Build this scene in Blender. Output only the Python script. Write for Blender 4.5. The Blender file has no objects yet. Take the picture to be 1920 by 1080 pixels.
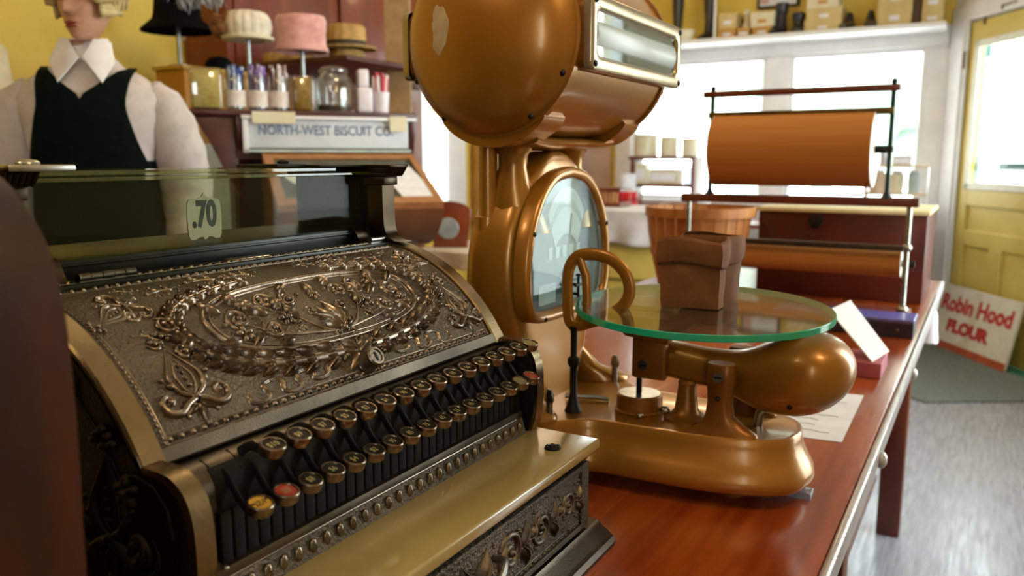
import bpy, bmesh, math, random
from mathutils import Vector, Matrix, noise
PI=math.pi; R=math.radians
random.seed(7)
sc=bpy.context.scene; col=sc.collection
CH=1.24                                   # camera height; the camera stands at x=y=0
# ------------------------------------------------------------------ materials
def S(h):
    h=h.lstrip('#'); o=[]
    for i in (0,2,4):
        c=int(h[i:i+2],16)/255; o.append(c/12.92 if c<=.04045 else ((c+.055)/1.055)**2.4)
    return (*o,1)
MATS={}
def mat(name,c1,c2=None,rough=.5,metal=0,scale=20,bump=0,bscale=None,coat=0,kind='noise',emit=None,alpha=None,spec=.5,stretch=(1,1,1),sheen=0,ramp=(.35,.65),trans=0,rvar=0,detail=4,bdist=.002):
    if name in MATS: return MATS[name]
    m=bpy.data.materials.new(name); m.use_nodes=True; nt=m.node_tree; N=nt.nodes; L=nt.links
    b=N['Principled BSDF']; MATS[name]=m
    c1=S(c1); c2=S(c2) if c2 else c1
    b.inputs['Roughness'].default_value=rough; b.inputs['Metallic'].default_value=metal
    b.inputs['Specular IOR Level'].default_value=spec; b.inputs['Coat Weight'].default_value=coat
    b.inputs['Coat Roughness'].default_value=.12
    if sheen: b.inputs['Sheen Weight'].default_value=sheen
    if trans: b.inputs['Transmission Weight'].default_value=trans
    tc=N.new('ShaderNodeTexCoord'); mp=N.new('ShaderNodeMapping'); mp.inputs['Scale'].default_value=stretch
    L.new(tc.outputs['Object'],mp.inputs['Vector'])
    if kind=='noise':
        t=N.new('ShaderNodeTexNoise'); t.inputs['Scale'].default_value=scale; t.inputs['Detail'].default_value=detail; f=t.outputs['Fac']
    elif kind=='wave':
        t=N.new('ShaderNodeTexWave'); t.inputs['Scale'].default_value=scale; t.inputs['Distortion'].default_value=6; t.inputs['Detail'].default_value=4; t.inputs['Detail Scale'].default_value=1.5; f=t.outputs['Fac']
    elif kind=='voronoi':
        t=N.new('ShaderNodeTexVoronoi'); t.inputs['Scale'].default_value=scale; f=t.outputs['Distance']
    elif kind=='brick':
        t=N.new('ShaderNodeTexBrick'); t.inputs['Scale'].default_value=scale; f=t.outputs['Fac']
    L.new(mp.outputs['Vector'],t.inputs['Vector'])
    r=N.new('ShaderNodeValToRGB'); r.color_ramp.elements[0].position=ramp[0]; r.color_ramp.elements[1].position=ramp[1]
    r.color_ramp.elements[0].color=c1; r.color_ramp.elements[1].color=c2
    L.new(f,r.inputs['Fac']); L.new(r.outputs['Color'],b.inputs['Base Color'])
    if rvar:
        t3=N.new('ShaderNodeTexNoise'); t3.inputs['Scale'].default_value=scale*.6; t3.inputs['Detail'].default_value=5
        mr=N.new('ShaderNodeMapRange'); mr.inputs['To Min'].default_value=max(.03,rough-rvar); mr.inputs['To Max'].default_value=min(1,rough+rvar)
        mr.inputs['From Min'].default_value=.3; mr.inputs['From Max'].default_value=.7
        L.new(mp.outputs['Vector'],t3.inputs['Vector']); L.new(t3.outputs['Fac'],mr.inputs['Value']); L.new(mr.outputs['Result'],b.inputs['Roughness'])
    if bump:
        t2=N.new('ShaderNodeTexNoise'); t2.inputs['Scale'].default_value=bscale or scale; t2.inputs['Detail'].default_value=3
        L.new(mp.outputs['Vector'],t2.inputs['Vector'])
        bp=N.new('ShaderNodeBump'); bp.inputs['Strength'].default_value=bump; bp.inputs['Distance'].default_value=bdist
        L.new(t2.outputs['Fac'],bp.inputs['Height']); L.new(bp.outputs['Normal'],b.inputs['Normal'])
    if emit:
        b.inputs['Emission Color'].default_value=S(emit[0]); b.inputs['Emission Strength'].default_value=emit[1]
    if alpha is not None: b.inputs['Alpha'].default_value=alpha
    return m
def glass(name,tint='#ffffff',gloss=.03,rough=.02,refl=1.0,body=None,bodyf=0):
    """thin sheet glass: see-through plus Fresnel reflection"""
    if name in MATS: return MATS[name]
    m=bpy.data.materials.new(name); m.use_nodes=True; nt=m.node_tree; N=nt.nodes; L=nt.links
    for n in list(N): N.remove(n)
    out=N.new('ShaderNodeOutputMaterial'); tr=N.new('ShaderNodeBsdfTransparent'); gl=N.new('ShaderNodeBsdfGlossy')
    nz=N.new('ShaderNodeTexNoise'); nz.inputs['Scale'].default_value=14; nz.inputs['Detail'].default_value=5
    rp=N.new('ShaderNodeValToRGB'); rp.color_ramp.elements[0].position=.3; rp.color_ramp.elements[1].position=.7
    t=S(tint); rp.color_ramp.elements[0].color=t; rp.color_ramp.elements[1].color=(*[min(1,c*1.04) for c in t[:3]],1)
    L.new(nz.outputs['Fac'],rp.inputs['Fac']); L.new(rp.outputs['Color'],tr.inputs['Color'])
    gl.inputs['Roughness'].default_value=rough
    fr=N.new('ShaderNodeFresnel'); ge=N.new('ShaderNodeNewGeometry'); io=N.new('ShaderNodeMath'); io.operation='MULTIPLY_ADD'; io.inputs[1].default_value=1/1.5-1.5; io.inputs[2].default_value=1.5
    L.new(ge.outputs['Backfacing'],io.inputs[0]); L.new(io.outputs[0],fr.inputs['IOR'])
    mu=N.new('ShaderNodeMath'); mu.operation='MULTIPLY_ADD'; mu.inputs[1].default_value=refl; mu.inputs[2].default_value=gloss
    mx=N.new('ShaderNodeMixShader'); L.new(fr.outputs['Fac'],mu.inputs[0]); L.new(mu.outputs[0],mx.inputs['Fac'])
    L.new(tr.outputs[0],mx.inputs[1]); L.new(gl.outputs[0],mx.inputs[2]); last=mx
    if body:
        df=N.new('ShaderNodeBsdfTranslucent'); df.inputs['Color'].default_value=S(body)
        d2=N.new('ShaderNodeBsdfDiffuse'); d2.inputs['Color'].default_value=S(body)
        ad=N.new('ShaderNodeMixShader'); ad.inputs['Fac'].default_value=.5; L.new(df.outputs[0],ad.inputs[1]); L.new(d2.outputs[0],ad.inputs[2])
        m2=N.new('ShaderNodeMixShader'); m2.inputs['Fac'].default_value=bodyf
        L.new(mx.outputs[0],m2.inputs[1]); L.new(ad.outputs[0],m2.inputs[2]); last=m2
    L.new(last.outputs[0],out.inputs['Surface']); MATS[name]=m; return m
# ------------------------------------------------------------------ objects
WM={}                                      # world matrices, kept by hand
def tag(o,label=None,cat=None,group=None,kind=None):
    if label: o['label']=label
    if cat: o['category']=cat
    if group: o['group']=group
    if kind: o['kind']=kind
    return o
def thing(name,label,cat,loc=(0,0,0),rz=0,group=None):
    o=bpy.data.objects.new(name,None); col.objects.link(o); o.empty_display_size=.05
    o.location=loc; o.rotation_euler=(0,0,rz); WM[o]=Matrix.Translation(loc)@Matrix.Rotation(rz,4,'Z')
    return tag(o,label,cat,group)
def kids(o): return [c for c in bpy.data.objects if c.parent==o]
def copy_tree(o,parent=None):
    c=o.copy(); col.objects.link(c); c.parent=parent
    for ch in kids(o):
        if ch is not c: copy_tree(ch,c)
    return c
def dup(o,loc,rz=None,label=None,group=None,scale=None):
    ks=kids(o); c=o.copy(); col.objects.link(c)
    for k in ks: copy_tree(k,c)
    c.location=loc
    if rz is not None: c.rotation_euler=(0,0,rz)
    if scale is not None: c.scale=scale if hasattr(scale,'__len__') else (scale,)*3
    if label: c['label']=label
    if group: c['group']=group
    return c
def cr(pts,n=6,closed=False):
    """Catmull-Rom through points"""
    P=[Vector(p) for p in pts]; out=[]; m=len(P)
    rng=range(m) if closed else range(m-1)
    for i in rng:
        p1=P[i]; p2=P[(i+1)%m]
        p0=P[(i-1)%m] if closed or i>0 else p1*2-p2
        p3=P[(i+2)%m] if closed or i+2<m else p2*2-p1
        for k in range(n):
            t=k/n
            out.append(.5*((2*p1)+(p2-p0)*t+(2*p0-5*p1+4*p2-p3)*t*t+(3*p1-p0-3*p2+p3)*t**3))
    if not closed: out.append(P[-1].copy())
    return out
def axis_mat(d,up=Vector((0,0,1))):
    z=Vector(d).normalized(); 
    if abs(z.dot(up))>.98: up=Vector((1,0,0))
    x=up.cross(z).normalized(); y=z.cross(x)
    return Matrix((x,y,z)).transposed()
class MB:
    def __init__(s): s.bm=bmesh.new(); s.mi=0; s.T=Matrix.Identity(4)
    def use(s,i): s.mi=i; return s
    def v(s,p): return s.bm.verts.new(s.T@Vector(p))
    def f(s,vs):
        try: fc=s.bm.faces.new(vs); fc.material_index=s.mi; return fc
        except ValueError: return None
    def box(s,x0,x1,y0,y1,z0,z1,bev=0,rot=None,seg=2):
        P=[(x,y,z) for x in (x0,x1) for y in (y0,y1) for z in (z0,z1)]
        if rot is not None:
            c=Vector(((x0+x1)/2,(y0+y1)/2,(z0+z1)/2)); P=[c+rot@(Vector(p)-c) for p in P]
        V=[s.v(p) for p in P]
        F=[s.f([V[i] for i in q]) for q in ((0,1,3,2),(4,6,7,5),(0,4,5,1),(2,3,7,6),(0,2,6,4),(1,5,7,3))]
        if bev:
            E=list({e for f in F for e in f.edges})
            r=bmesh.ops.bevel(s.bm,geom=E,offset=bev,segments=seg,profile=.5,affect='EDGES')
            for fc in r['faces']: fc.material_index=s.mi
        return s
    def loft(s,rings,cap=True,closed=True,ends=(True,True)):
        V=[[s.v(p) for p in r] for r in rings]
        n=len(rings[0])
        for a,b in zip(V,V[1:]):
            for i in range(n if closed else n-1):
                j=(i+1)%n; s.f([a[i],a[j],b[j],b[i]])
        if cap and closed:
            if ends[0]: s.f(V[0][::-1])
            if ends[1]: s.f(V[-1])
        return s
    def cyl(s,p0,p1,r0,r1=None,seg=20,cap=True):
        p0=Vector(p0);p1=Vector(p1); r1=r0 if r1 is None else r1
        A=axis_mat(p1-p0); ring=lambda p,r:[p+A@Vector((r*math.cos(2*PI*i/seg),r*math.sin(2*PI*i/seg),0)) for i in range(seg)]
        return s.loft([ring(p0,r0),ring(p1,r1)],cap)
    def lathe(s,prof,c=(0,0,0),ax=(0,0,1),seg=28,cap=True,sx=1,sy=1,wob=None):
        c=Vector(c); A=axis_mat(ax) if tuple(ax)!=(0,0,1) else Matrix.Identity(3); rings=[]
        for r,z in prof:
            r=max(r,1e-5)
            rings.append([c+A@Vector((sx*r*(1+(wob(2*PI*i/seg,z) if wob else 0))*math.cos(2*PI*i/seg),sy*r*(1+(wob(2*PI*i/seg,z) if wob else 0))*math.sin(2*PI*i/seg),z)) for i in range(seg)])
        return s.loft(rings,cap)
    def tube(s,pts,r,seg=10,closed=False,cap=True,flat=None,up=None):
        P=[Vector(p) for p in pts]; n=len(P); rr=r if hasattr(r,'__len__') else [r]*n
        up=Vector(up) if up else Vector((0,0,1)); rings=[]; px=None
        for i in range(n):
            d=(P[(i+1)%n]-P[i-1]) if closed else (P[min(i+1,n-1)]-P[max(i-1,0)])
            d.normalize()
            if px is None or flat:
                x=up.cross(d)
                if x.length<.05: x=Vector((1,0,0)).cross(d) if px is None else px-d*px.dot(d)
            else: x=px-d*px.dot(d)
            x.normalize(); px=x; y=d.cross(x); a,b=(flat if flat else (1,1))
            rings.append([P[i]+x*(rr[i]*a*math.cos(2*PI*k/seg))+y*(rr[i]*b*math.sin(2*PI*k/seg)) for k in range(seg)])
        if closed: rings.append(rings[0]); return s.loft_closed(rings[:-1])
        return s.loft(rings,cap)
    def loft_closed(s,rings):
        V=[[s.v(p) for p in r] for r in rings]; n=len(rings[0]); m=len(V)
        for a in range(m):
            A=V[a];B=V[(a+1)%m]
            for i in range(n): s.f([A[i],A[(i+1)%n],B[(i+1)%n],B[i]])
        return s
    def prism(s,poly,vec,bev=0,seg=2):
        vec=Vector(vec); A=[s.v(p) for p in poly]; B=[s.v(Vector(p)+vec) for p in poly]; n=len(A)
        F=[s.f(A[::-1]),s.f(B)]
        for i in range(n): F.append(s.f([A[i],A[(i+1)%n],B[(i+1)%n],B[i]]))
        if bev:
            E=list(set(F[0].edges)|set(F[1].edges))
            r=bmesh.ops.bevel(s.bm,geom=E,offset=bev,segments=seg,profile=.5,affect='EDGES')
            for fc in r['faces']: fc.material_index=s.mi
        return s
    def ell(s,c,rad,rot=None,seg=16,rings=10):
        c=Vector(c); R_=[]
        for j in range(rings+1):
            t=PI*j/rings; t=min(max(t,.02),PI-.02)
            ring=[]
            for i in range(seg):
                a=2*PI*i/seg; p=Vector((rad[0]*math.sin(t)*math.cos(a),rad[1]*math.sin(t)*math.sin(a),-rad[2]*math.cos(t)))
                if rot is not None: p=rot@p
                ring.append(c+p)
            R_.append(ring)
        return s.loft(R_,True)
    def grid(s,fn,nu,nv,skip=None,closed=False):
        V=[[s.v(fn(i/nu,j/nv)) for j in range(nv+1)] for i in range(nu+(0 if closed else 1))]
        for i in range(nu):
            for j in range(nv):
                if skip and skip((i+.5)/nu,(j+.5)/nv): continue
                k=(i+1)%len(V); s.f([V[i][j],V[k][j],V[k][j+1],V[i][j+1]])
        return s
    def build(s,name,m,parent=None,smooth=35,sub=0,solid=0,label=None,bevel=0):
        bmesh.ops.recalc_face_normals(s.bm,faces=s.bm.faces[:])
        loose=[v for v in s.bm.verts if not v.link_faces]
        if loose: bmesh.ops.delete(s.bm,geom=loose,context='VERTS')
        if parent is not None: s.bm.transform(WM[parent].inverted())
        me=bpy.data.meshes.new(name); s.bm.to_mesh(me); s.bm.free()
        for q in (m if isinstance(m,(list,tuple)) else [m]): me.materials.append(q)
        if smooth:
            me.shade_smooth(); me.set_sharp_from_angle(angle=R(smooth))
        o=bpy.data.objects.new(name,me); col.objects.link(o)
        if parent is not None: o.parent=parent; WM[o]=WM[parent].copy()
        else: WM[o]=Matrix.Identity(4)
        if bevel:
            md=o.modifiers.new('bevel','BEVEL'); md.width=bevel; md.segments=2; md.limit_method='ANGLE'; md.angle_limit=R(40)
        if solid:
            md=o.modifiers.new('solid','SOLIDIFY'); md.thickness=solid; md.offset=0
        if sub:
            md=o.modifiers.new('sub','SUBSURF'); md.levels=md.render_levels=sub
        if label: o['label']=label
        return o
def text(name,body,size,M,m,parent=None,ext=.0006,align='CENTER',bold=0,sx=1,space=1):
    """lettering as a real mesh, M = world matrix of its plane (x right, y up)"""
    cu=bpy.data.curves.new(name,'FONT'); cu.body=body; cu.size=size; cu.extrude=ext; cu.align_x=align; cu.align_y='CENTER'; cu.offset=bold; cu.resolution_u=3
    cu.space_character=space; cu.space_line=.85
    t=bpy.data.objects.new(name+'_src',cu); col.objects.link(t)
    dg=bpy.context.evaluated_depsgraph_get(); me=bpy.data.meshes.new_from_object(t.evaluated_get(dg))
    bpy.data.objects.remove(t); bpy.data.curves.remove(cu)
    me.transform(M@Matrix.Diagonal((sx,1,1,1))) if parent is None else me.transform(WM[parent].inverted()@M@Matrix.Diagonal((sx,1,1,1)))
    me.materials.clear(); me.materials.append(m); me.name=name
    o=bpy.data.objects.new(name,me); col.objects.link(o)
    if parent is not None: o.parent=parent; WM[o]=WM[parent].copy()
    return o
def frame(o,x,y):
    """matrix with origin o, x axis, y axis"""
    x=Vector(x).normalized(); y=Vector(y); y=(y-x*x.dot(y)).normalized(); z=x.cross(y)
    M=Matrix((x,y,z)).transposed().to_4x4(); M.translation=Vector(o); return M
def rrect(cx,cy,w,h,r,n=5):
    out=[]
    for sx,sy,a in ((1,1,0),(-1,1,90),(-1,-1,180),(1,-1,270)):
        for k in range(n+1):
            t=R(a+90*k/n); out.append((cx+sx*(w/2-r)+r*math.cos(t),cy+sy*(h/2-r)+r*math.sin(t)))
    return out
# common materials
M_gold=mat('bronze_paint','#a66f20','#b27a2a',rough=.32,metal=.42,scale=6,bump=.03,bscale=220,coat=.4,rvar=.06)
M_goldd=mat('bronze_paint_dull','#8a5618','#986220',rough=.36,metal=.45,scale=9,bump=.05,bscale=200)
M_brass=mat('antique_brass','#50483e','#6c6254',rough=.38,metal=1,scale=14,bump=.25,bscale=900,rvar=.1,bdist=.0012)
M_field=mat('pitted_bronze','#564f46','#746a5c',rough=.5,metal=1,scale=9,bump=.9,bscale=380,rvar=.1,bdist=.003)
M_relief=mat('worn_bronze_relief','#6c6156','#928474',rough=.27,metal=1,scale=40,bump=.12,bscale=500,rvar=.08)
M_edge=mat('polished_brass_edge','#7d6c4e','#988260',rough=.3,metal=1,scale=16,bump=.08,bscale=300,rvar=.1)
M_dark=mat('blackened_metal','#15130f','#26221c',rough=.5,metal=.6,scale=30,bump=.1)
M_dull=mat('dull_black_metal','#0b0a08','#15130f',rough=.7,scale=30,spec=.25)  # plain dull black for the end walls and key slots
M_black=mat('black_enamel','#0a0a0a','#141414',rough=.35,scale=20)
M_steel=mat('worn_nickel','#8d8a84','#b5b2aa',rough=.28,metal=1,scale=30,rvar=.08)
M_white=mat('white_paint','#e6e6ea','#f0f0f2',rough=.5,scale=8,bump=.03)
M_paper=mat('white_paper','#e2e4f0','#eceef8',rough=.8,scale=30)
M_glass=glass('clear_glass','#f4f8f6')
# ================================================================== ROOM
M_wallY=mat('yellow_board_wall','#e2c04e','#ecce62',rough=.6,scale=5,bump=.05)
M_wallC=mat('cream_wall','#d8cfb4','#e2dac2',rough=.7,scale=5,bump=.04)
M_ceil=mat('white_ceiling','#e2dfd6','#ece9e2',rough=.8,scale=6)
M_doorY=mat('yellow_door_paint','#d2b85a','#dac468',rough=.45,scale=7,bump=.04)
M_floor=mat('grey_floorboards','#8a8a94','#a6a6b0',rough=.27,scale=7,stretch=(14,1,1),bump=.15,bscale=9,rvar=.1)
def st(b,name,m,parent=None,smooth=0,**k):
    o=b.build(name,m,parent,smooth=smooth,**k)
    if parent is None: o['kind']='structure'
    return o
FY=6.35; LX=-3.3; RX=1.75; BY=-2.6; HZ=3.1
b=MB(); b.box(LX-.3,RX+.3,BY-.3,FY+.5,-.1,0); st(b,'floor',M_floor)
b=MB(); b.box(LX-.3,RX+.3,BY-.3,FY+.5,HZ,HZ+.1); st(b,'ceiling',M_ceil)
# far wall with two shop windows (openings)
wins=[(-2.57,-1.50),(-1.34,-.43)]; wz0,wz1=.92,2.0
b=MB()
xs=[LX-.15,wins[0][0],wins[0][1],wins[1][0],wins[1][1],-.285]
b.use(0).box(xs[0],xs[5],FY,FY+.15,0,wz0).use(1).box(xs[0],xs[5],FY,FY+.15,2.13,HZ).use(0).box(xs[0],xs[5],FY,FY+.15,wz1,2.13)
for x0,x1 in ((xs[0],xs[1]),(xs[2],xs[3]),(xs[4],xs[5])): b.use(0).box(x0,x1,FY,FY+.15,wz0,wz1)
st(b,'wall_far',[M_white,M_wallY])
for i,(x0,x1) in enumerate(wins):
    b=MB(); t=.035
    b.box(x0,x0+t,FY+.02,FY+.08,wz0,wz1,.004).box(x1-t,x1,FY+.02,FY+.08,wz0,wz1,.004).box(x0+t,x1-t,FY+.02,FY+.08,wz0,wz0+t,.004).box(x0+t,x1-t,FY+.02,FY+.08,wz1-t,wz1,.004)
    w=st(b,'window_%d'%(i+1),M_white)
    b=MB(); b.box(x0+t,x1-t,FY+.045,FY+.05,wz0+t,wz1-t); b.build('pane',M_glass,w,smooth=0)
    b=MB(); b.box(x0-.06,x1+.06,FY-.07,FY+.02,wz0-.03,wz0,.005); b.build('sill',M_white,w,smooth=0)
# canted corner wall with the yellow door
C0=Vector((-.285,FY,0)); dd=Vector((.545,-.838,0)).normalized(); nn=Vector((-dd.y,dd.x,0))   # nn points outdoors
if nn.x<0: nn=-nn
def dw(s,o,z): return C0+dd*s+nn*o+Vector((0,0,z))
def wbox(b,s0,s1,o0,o1,z0,z1,bev=0):
    rot=frame((0,0,0),dd,(0,0,1)).to_3x3()
    c=dw((s0+s1)/2,(o0+o1)/2,(z0+z1)/2); hx,hy,hz=(s1-s0)/2,(o1-o0)/2,(z1-z0)/2
    # local axes: x=dd, y=z up, z=cross
    P=[c+dd*a*hx+nn*bb*hy+Vector((0,0,d*hz)) for a in (-1,1) for bb in (-1,1) for d in (-1,1)]
    V=[b.v(p) for p in P]
    F=[b.f([V[i] for i in q]) for q in ((0,1,3,2),(4,6,7,5),(0,4,5,1),(2,3,7,6),(0,2,6,4),(1,5,7,3))]
    if bev:
        r=bmesh.ops.bevel(b.bm,geom=list({e for f in F for e in f.edges}),offset=bev,segments=2,profile=.5,affect='EDGES')
        for fc in r['faces']: fc.material_index=b.mi
    return b
S0,S1,DZ=.16,1.07,2.12; WL=2.05
b=MB(); wbox(b,0,S0,0,.15,0,HZ); wbox(b,S1,WL,0,.15,0,HZ); wbox(b,S0,S1,0,.15,DZ,HZ); st(b,'wall_corner',M_white)
b=MB(); wbox(b,.005,S0-.01,-.025,0,.1,DZ+.1,.006); wbox(b,S0-.01,S0+.02,-.012,.0,.1,DZ+.03,.004); wbox(b,S0-.01,S1+.12,-.03,0,DZ,DZ+.11,.006); wbox(b,S1,S1+.13,-.025,0,.1,DZ,.006); st(b,'trim_1',M_white)
b=MB(); wbox(b,.002,S0,-.04,0,0,.16,.006); st(b,'trim_2',M_white)
# door leaf
d0,d1=S0+.012,S1-.012
b=MB(); st_w=.105
wbox(b,d0,d0+st_w,.01,.05,.01,DZ-.01,.003); wbox(b,d1-st_w,d1,.01,.05,.01,DZ-.01,.003)
wbox(b,d0+st_w,d1-st_w,.01,.05,DZ-.15,DZ-.01,.003); wbox(b,d0+st_w,d1-st_w,.01,.05,.94,1.06,.003)
wbox(b,d0+st_w,d1-st_w,.01,.05,.68,.78,.003); wbox(b,d0+st_w,d1-st_w,.01,.05,.01,.2,.003)
mid=(d0+d1)/2; wbox(b,mid-.06,mid+.06,.01,.05,.2,.68,.003)
wbox(b,d0+st_w,d1-st_w,.026,.04,.2,.94)
door=st(b,'door_1',M_doorY)
b=MB(); q0,q1,z0,z1=d0+st_w-.03,d1-st_w+.03,1.045,DZ-.135
wbox(b,q0,q0+.045,.0,.012,z0,z1,.003);wbox(b,q1-.045,q1,.0,.012,z0,z1,.003);wbox(b,q0,q1,.0,.012,z0,z0+.045,.003);wbox(b,q0,q1,.0,.012,z1-.045,z1,.003)
b.build('window_frame',mat('door_frame_white','#dcdcc8','#e8e8da',rough=.5),door,smooth=0,label='white glazing frame')
b=MB(); wbox(b,q0+.04,q1-.04,.025,.03,z0+.04,z1-.04); b.build('pane',M_glass,door,smooth=0)
b=MB(); wbox(b,S0-.012,S0+.014,-.016,.008,1.82,1.93,.004); wbox(b,S0-.012,S0+.014,-.016,.008,.3,.41,.004); b.build('hinge',mat('brown_hinge','#5a4520','#6b5528',rough=.5,metal=.6),door)
b=MB(); wbox(b,d0+.14,d0+.155,.0,.012,DZ-.045,DZ+.015); wbox(b,d0+.36,d0+.375,-.035,-.02,DZ+.005,DZ+.035); wbox(b,d0+.36,d0+.5,-.035,-.02,DZ+.025,DZ+.035); b.build('latch',M_steel,door,smooth=0)
b=MB(); wbox(b,d1-.07,d1-.03,-.005,.012,.86,1.08,.004); b.ell(dw(d1-.05,-.04,.96),(.028,.028,.028)); b.cyl(dw(d1-.05,.0,.96),dw(d1-.05,-.03,.96),.01); b.build('door_knob',M_edge,door)
# storefront outside, seen through the door pane: green screen door
b=MB(); M_green=mat('green_screen_door','#0f5a58','#1a6a66',rough=.5)
for s0,s1,z0,z1 in ((S0+.001,S0+.035,.02,DZ-.002),(S1-.035,S1-.001,.02,DZ-.002),(S0+.035,S1-.035,.02,.25),(S0+.035,S1-.035,1.17,1.215),(S0+.035,S1-.035,DZ-.06,DZ-.002)): wbox(b,s0,s1,.07,.145,z0,z1,.003)
st(b,'door_2',M_green)
# right, back and left walls (with openings that let the day in)
e=dw(WL,0,0)
def wall_y(name,x,y0,y1,ops,m,th=.15):
    b=MB(); ys=y0
    sx=(x,x+th)
    for a,c,z0,z1 in ops:
        b.box(sx[0],sx[1],ys,a,0,HZ); b.box(sx[0],sx[1],a,c,0,z0); b.box(sx[0],sx[1],a,c,z1,HZ); ys=c
    b.box(sx[0],sx[1],ys,y1,0,HZ); return st(b,name,m)
RX=e.x
wall_y('wall_right',RX,BY,e.y+.05,[(-2.2,-1.3,1.0,2.3),(1.9,3.9,.6,2.4)],M_wallC)  # first opening is out of view, added for fill light
wall_y('wall_left',LX-.15,BY,FY+.15,[(4.30,4.79,.9,2.3)],M_wallY)
b=MB(); b.box(LX-.15,RX+.15,BY-.15,BY,0,HZ); st(b,'wall_back',mat('brown_plank_wall','#6b3f1e','#7d4c26',rough=.6,scale=8,stretch=(8,1,1)))
for k,(a,c,z0,z1) in enumerate([(-2.2,-1.3,1.0,2.3),(1.9,3.9,.6,2.4)]):  # unseen windows; the one behind the camera is added as fill
    b=MB(); t=.04
    b.box(RX+.03,RX+.09,a,a+t,z0,z1).box(RX+.03,RX+.09,c-t,c,z0,z1).box(RX+.03,RX+.09,a+t,c-t,z0,z0+t).box(RX+.03,RX+.09,a+t,c-t,z1-t,z1)
    w=st(b,'window_%d'%(k+4),M_white); b=MB(); b.box(RX+.055,RX+.06,a+t,c-t,z0+t,z1-t); b.build('pane',M_glass,w,smooth=0)
b=MB(); t=.04; x=LX
b.box(x-.1,x+.02,4.26,4.34,.86,2.34,.004).box(x-.1,x+.02,4.75,4.98,.86,2.34,.004).box(x-.1,x+.02,4.34,4.75,.86,.94).box(x-.1,x+.02,4.34,4.75,2.26,2.34).box(x-.09,x-.03,4.55,4.572,.94,2.26)
w=st(b,'window_3',M_white); b=MB(); b.box(x-.065,x-.06,4.34,4.75,.94,2.26); b.build('pane',M_glass,w,smooth=0)
b=MB(); b.box(LX,LX+.02,BY,FY,0,.15,.004); st(b,'baseboard_left',M_white)
# high shelf above the shop windows
b=MB(); b.box(-2.95,-.32,FY-.34,FY,2.075,2.105,.004).box(-2.95,-.32,FY-.03,FY,1.99,2.075); o=b.build('trim_3',M_white,smooth=0); o['kind']='structure'
# outdoors: pale forecourt, hedge shapes
b=MB(); b.box(-14,14,FY+.6,22,-.12,-.06); b.box(RX+.4,14,-8,FY+.6,-.12,-.06); b.box(-14,LX-.5,-8,FY+.6,-.12,-.06); st(b,'ground',mat('pale_forecourt','#cfcfca','#dadad6',rough=.9,scale=3))
M_leaf=mat('distant_leaves','#b8ccbe','#d4e2d6',rough=.8,scale=4)
for k,(x,y,r) in enumerate([(-3.2,14,1.3),(-.6,15.5,1.5),(2.6,14.5,1.2)]):
    t=thing('tree','pale green bushy tree outside the %s'%('left end of the far shop windows','right-hand shop window beside the door','glass of the yellow door')[k],'tree',(x,y,-.06),0,'trees outside the shop')
    b=MB(); b.cyl((x,y,-.06),(x,y,1.3),.1,.07); b.build('trunk',mat('grey_bark','#8a8078','#9c9288',rough=.9),t)
    b=MB(); rg=random.Random(k)
    for q in range(46):
        a=rg.uniform(0,2*PI); h=rg.uniform(-.8,1); rr=r*math.sqrt(max(.05,1-h*h))*rg.uniform(.4,1)
        b.ell((x+rr*math.cos(a),y+rr*math.sin(a),2+h*r),(.32*r*rg.uniform(.6,1.1),)*3,seg=8,rings=6)
    b.build('crown',M_leaf,t)
# ================================================================== COUNTER
CT=.85
M_cw=mat('mahogany_counter_top','#80300c','#a24c18',rough=.22,scale=4,stretch=(9,.8,1),coat=.3,bump=.03,bscale=60,rvar=.09)
M_cwd=mat('mahogany_counter_side','#54210c','#6e3214',rough=.4,scale=6,stretch=(3,3,.6))
M_strip=mat('lit_edge_pale','#b9b5b8','#d2ced2',rough=.28,metal=.3,scale=20,bump=.1)  # window light on the counter lip put into a pale colour
ctr=thing('counter','long red-brown varnished wooden shop counter carrying the cash register and scale','counter',(-.5,1.4,0))
b=MB(); b.box(-.95,-.112,-.25,2.95,CT-.035,CT,.004); b.build('countertop',M_cw,ctr)
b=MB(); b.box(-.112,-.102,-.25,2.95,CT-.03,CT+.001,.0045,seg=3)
b.build('lit_edge',M_strip,ctr,label='pale strip along the counter edge, window light put in its colour')
for y in (.55,1.45,2.83):
    b=MB(); b.box(-.24,-.17,y,y+.07,0,CT-.035,.004); b.build('leg',M_cwd,ctr)
b=MB(); b.box(-.93,-.9,-.2,2.9,.0,CT-.035); b.build('back_panel',M_cwd,ctr)
b=MB(); b.box(-.9,-.25,-.2,2.85,.18,.2); b.build('lower_shelf',M_cwd,ctr)
for i,y in enumerate((1.19,1.72)):
    b=MB(); b.ell((-.1,y,CT-.022),(.008,.012,.012)); b.cyl((-.112,y,CT-.022),(-.1,y,CT-.022),.005); b.build('edge_button',M_strip,ctr)
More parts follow.
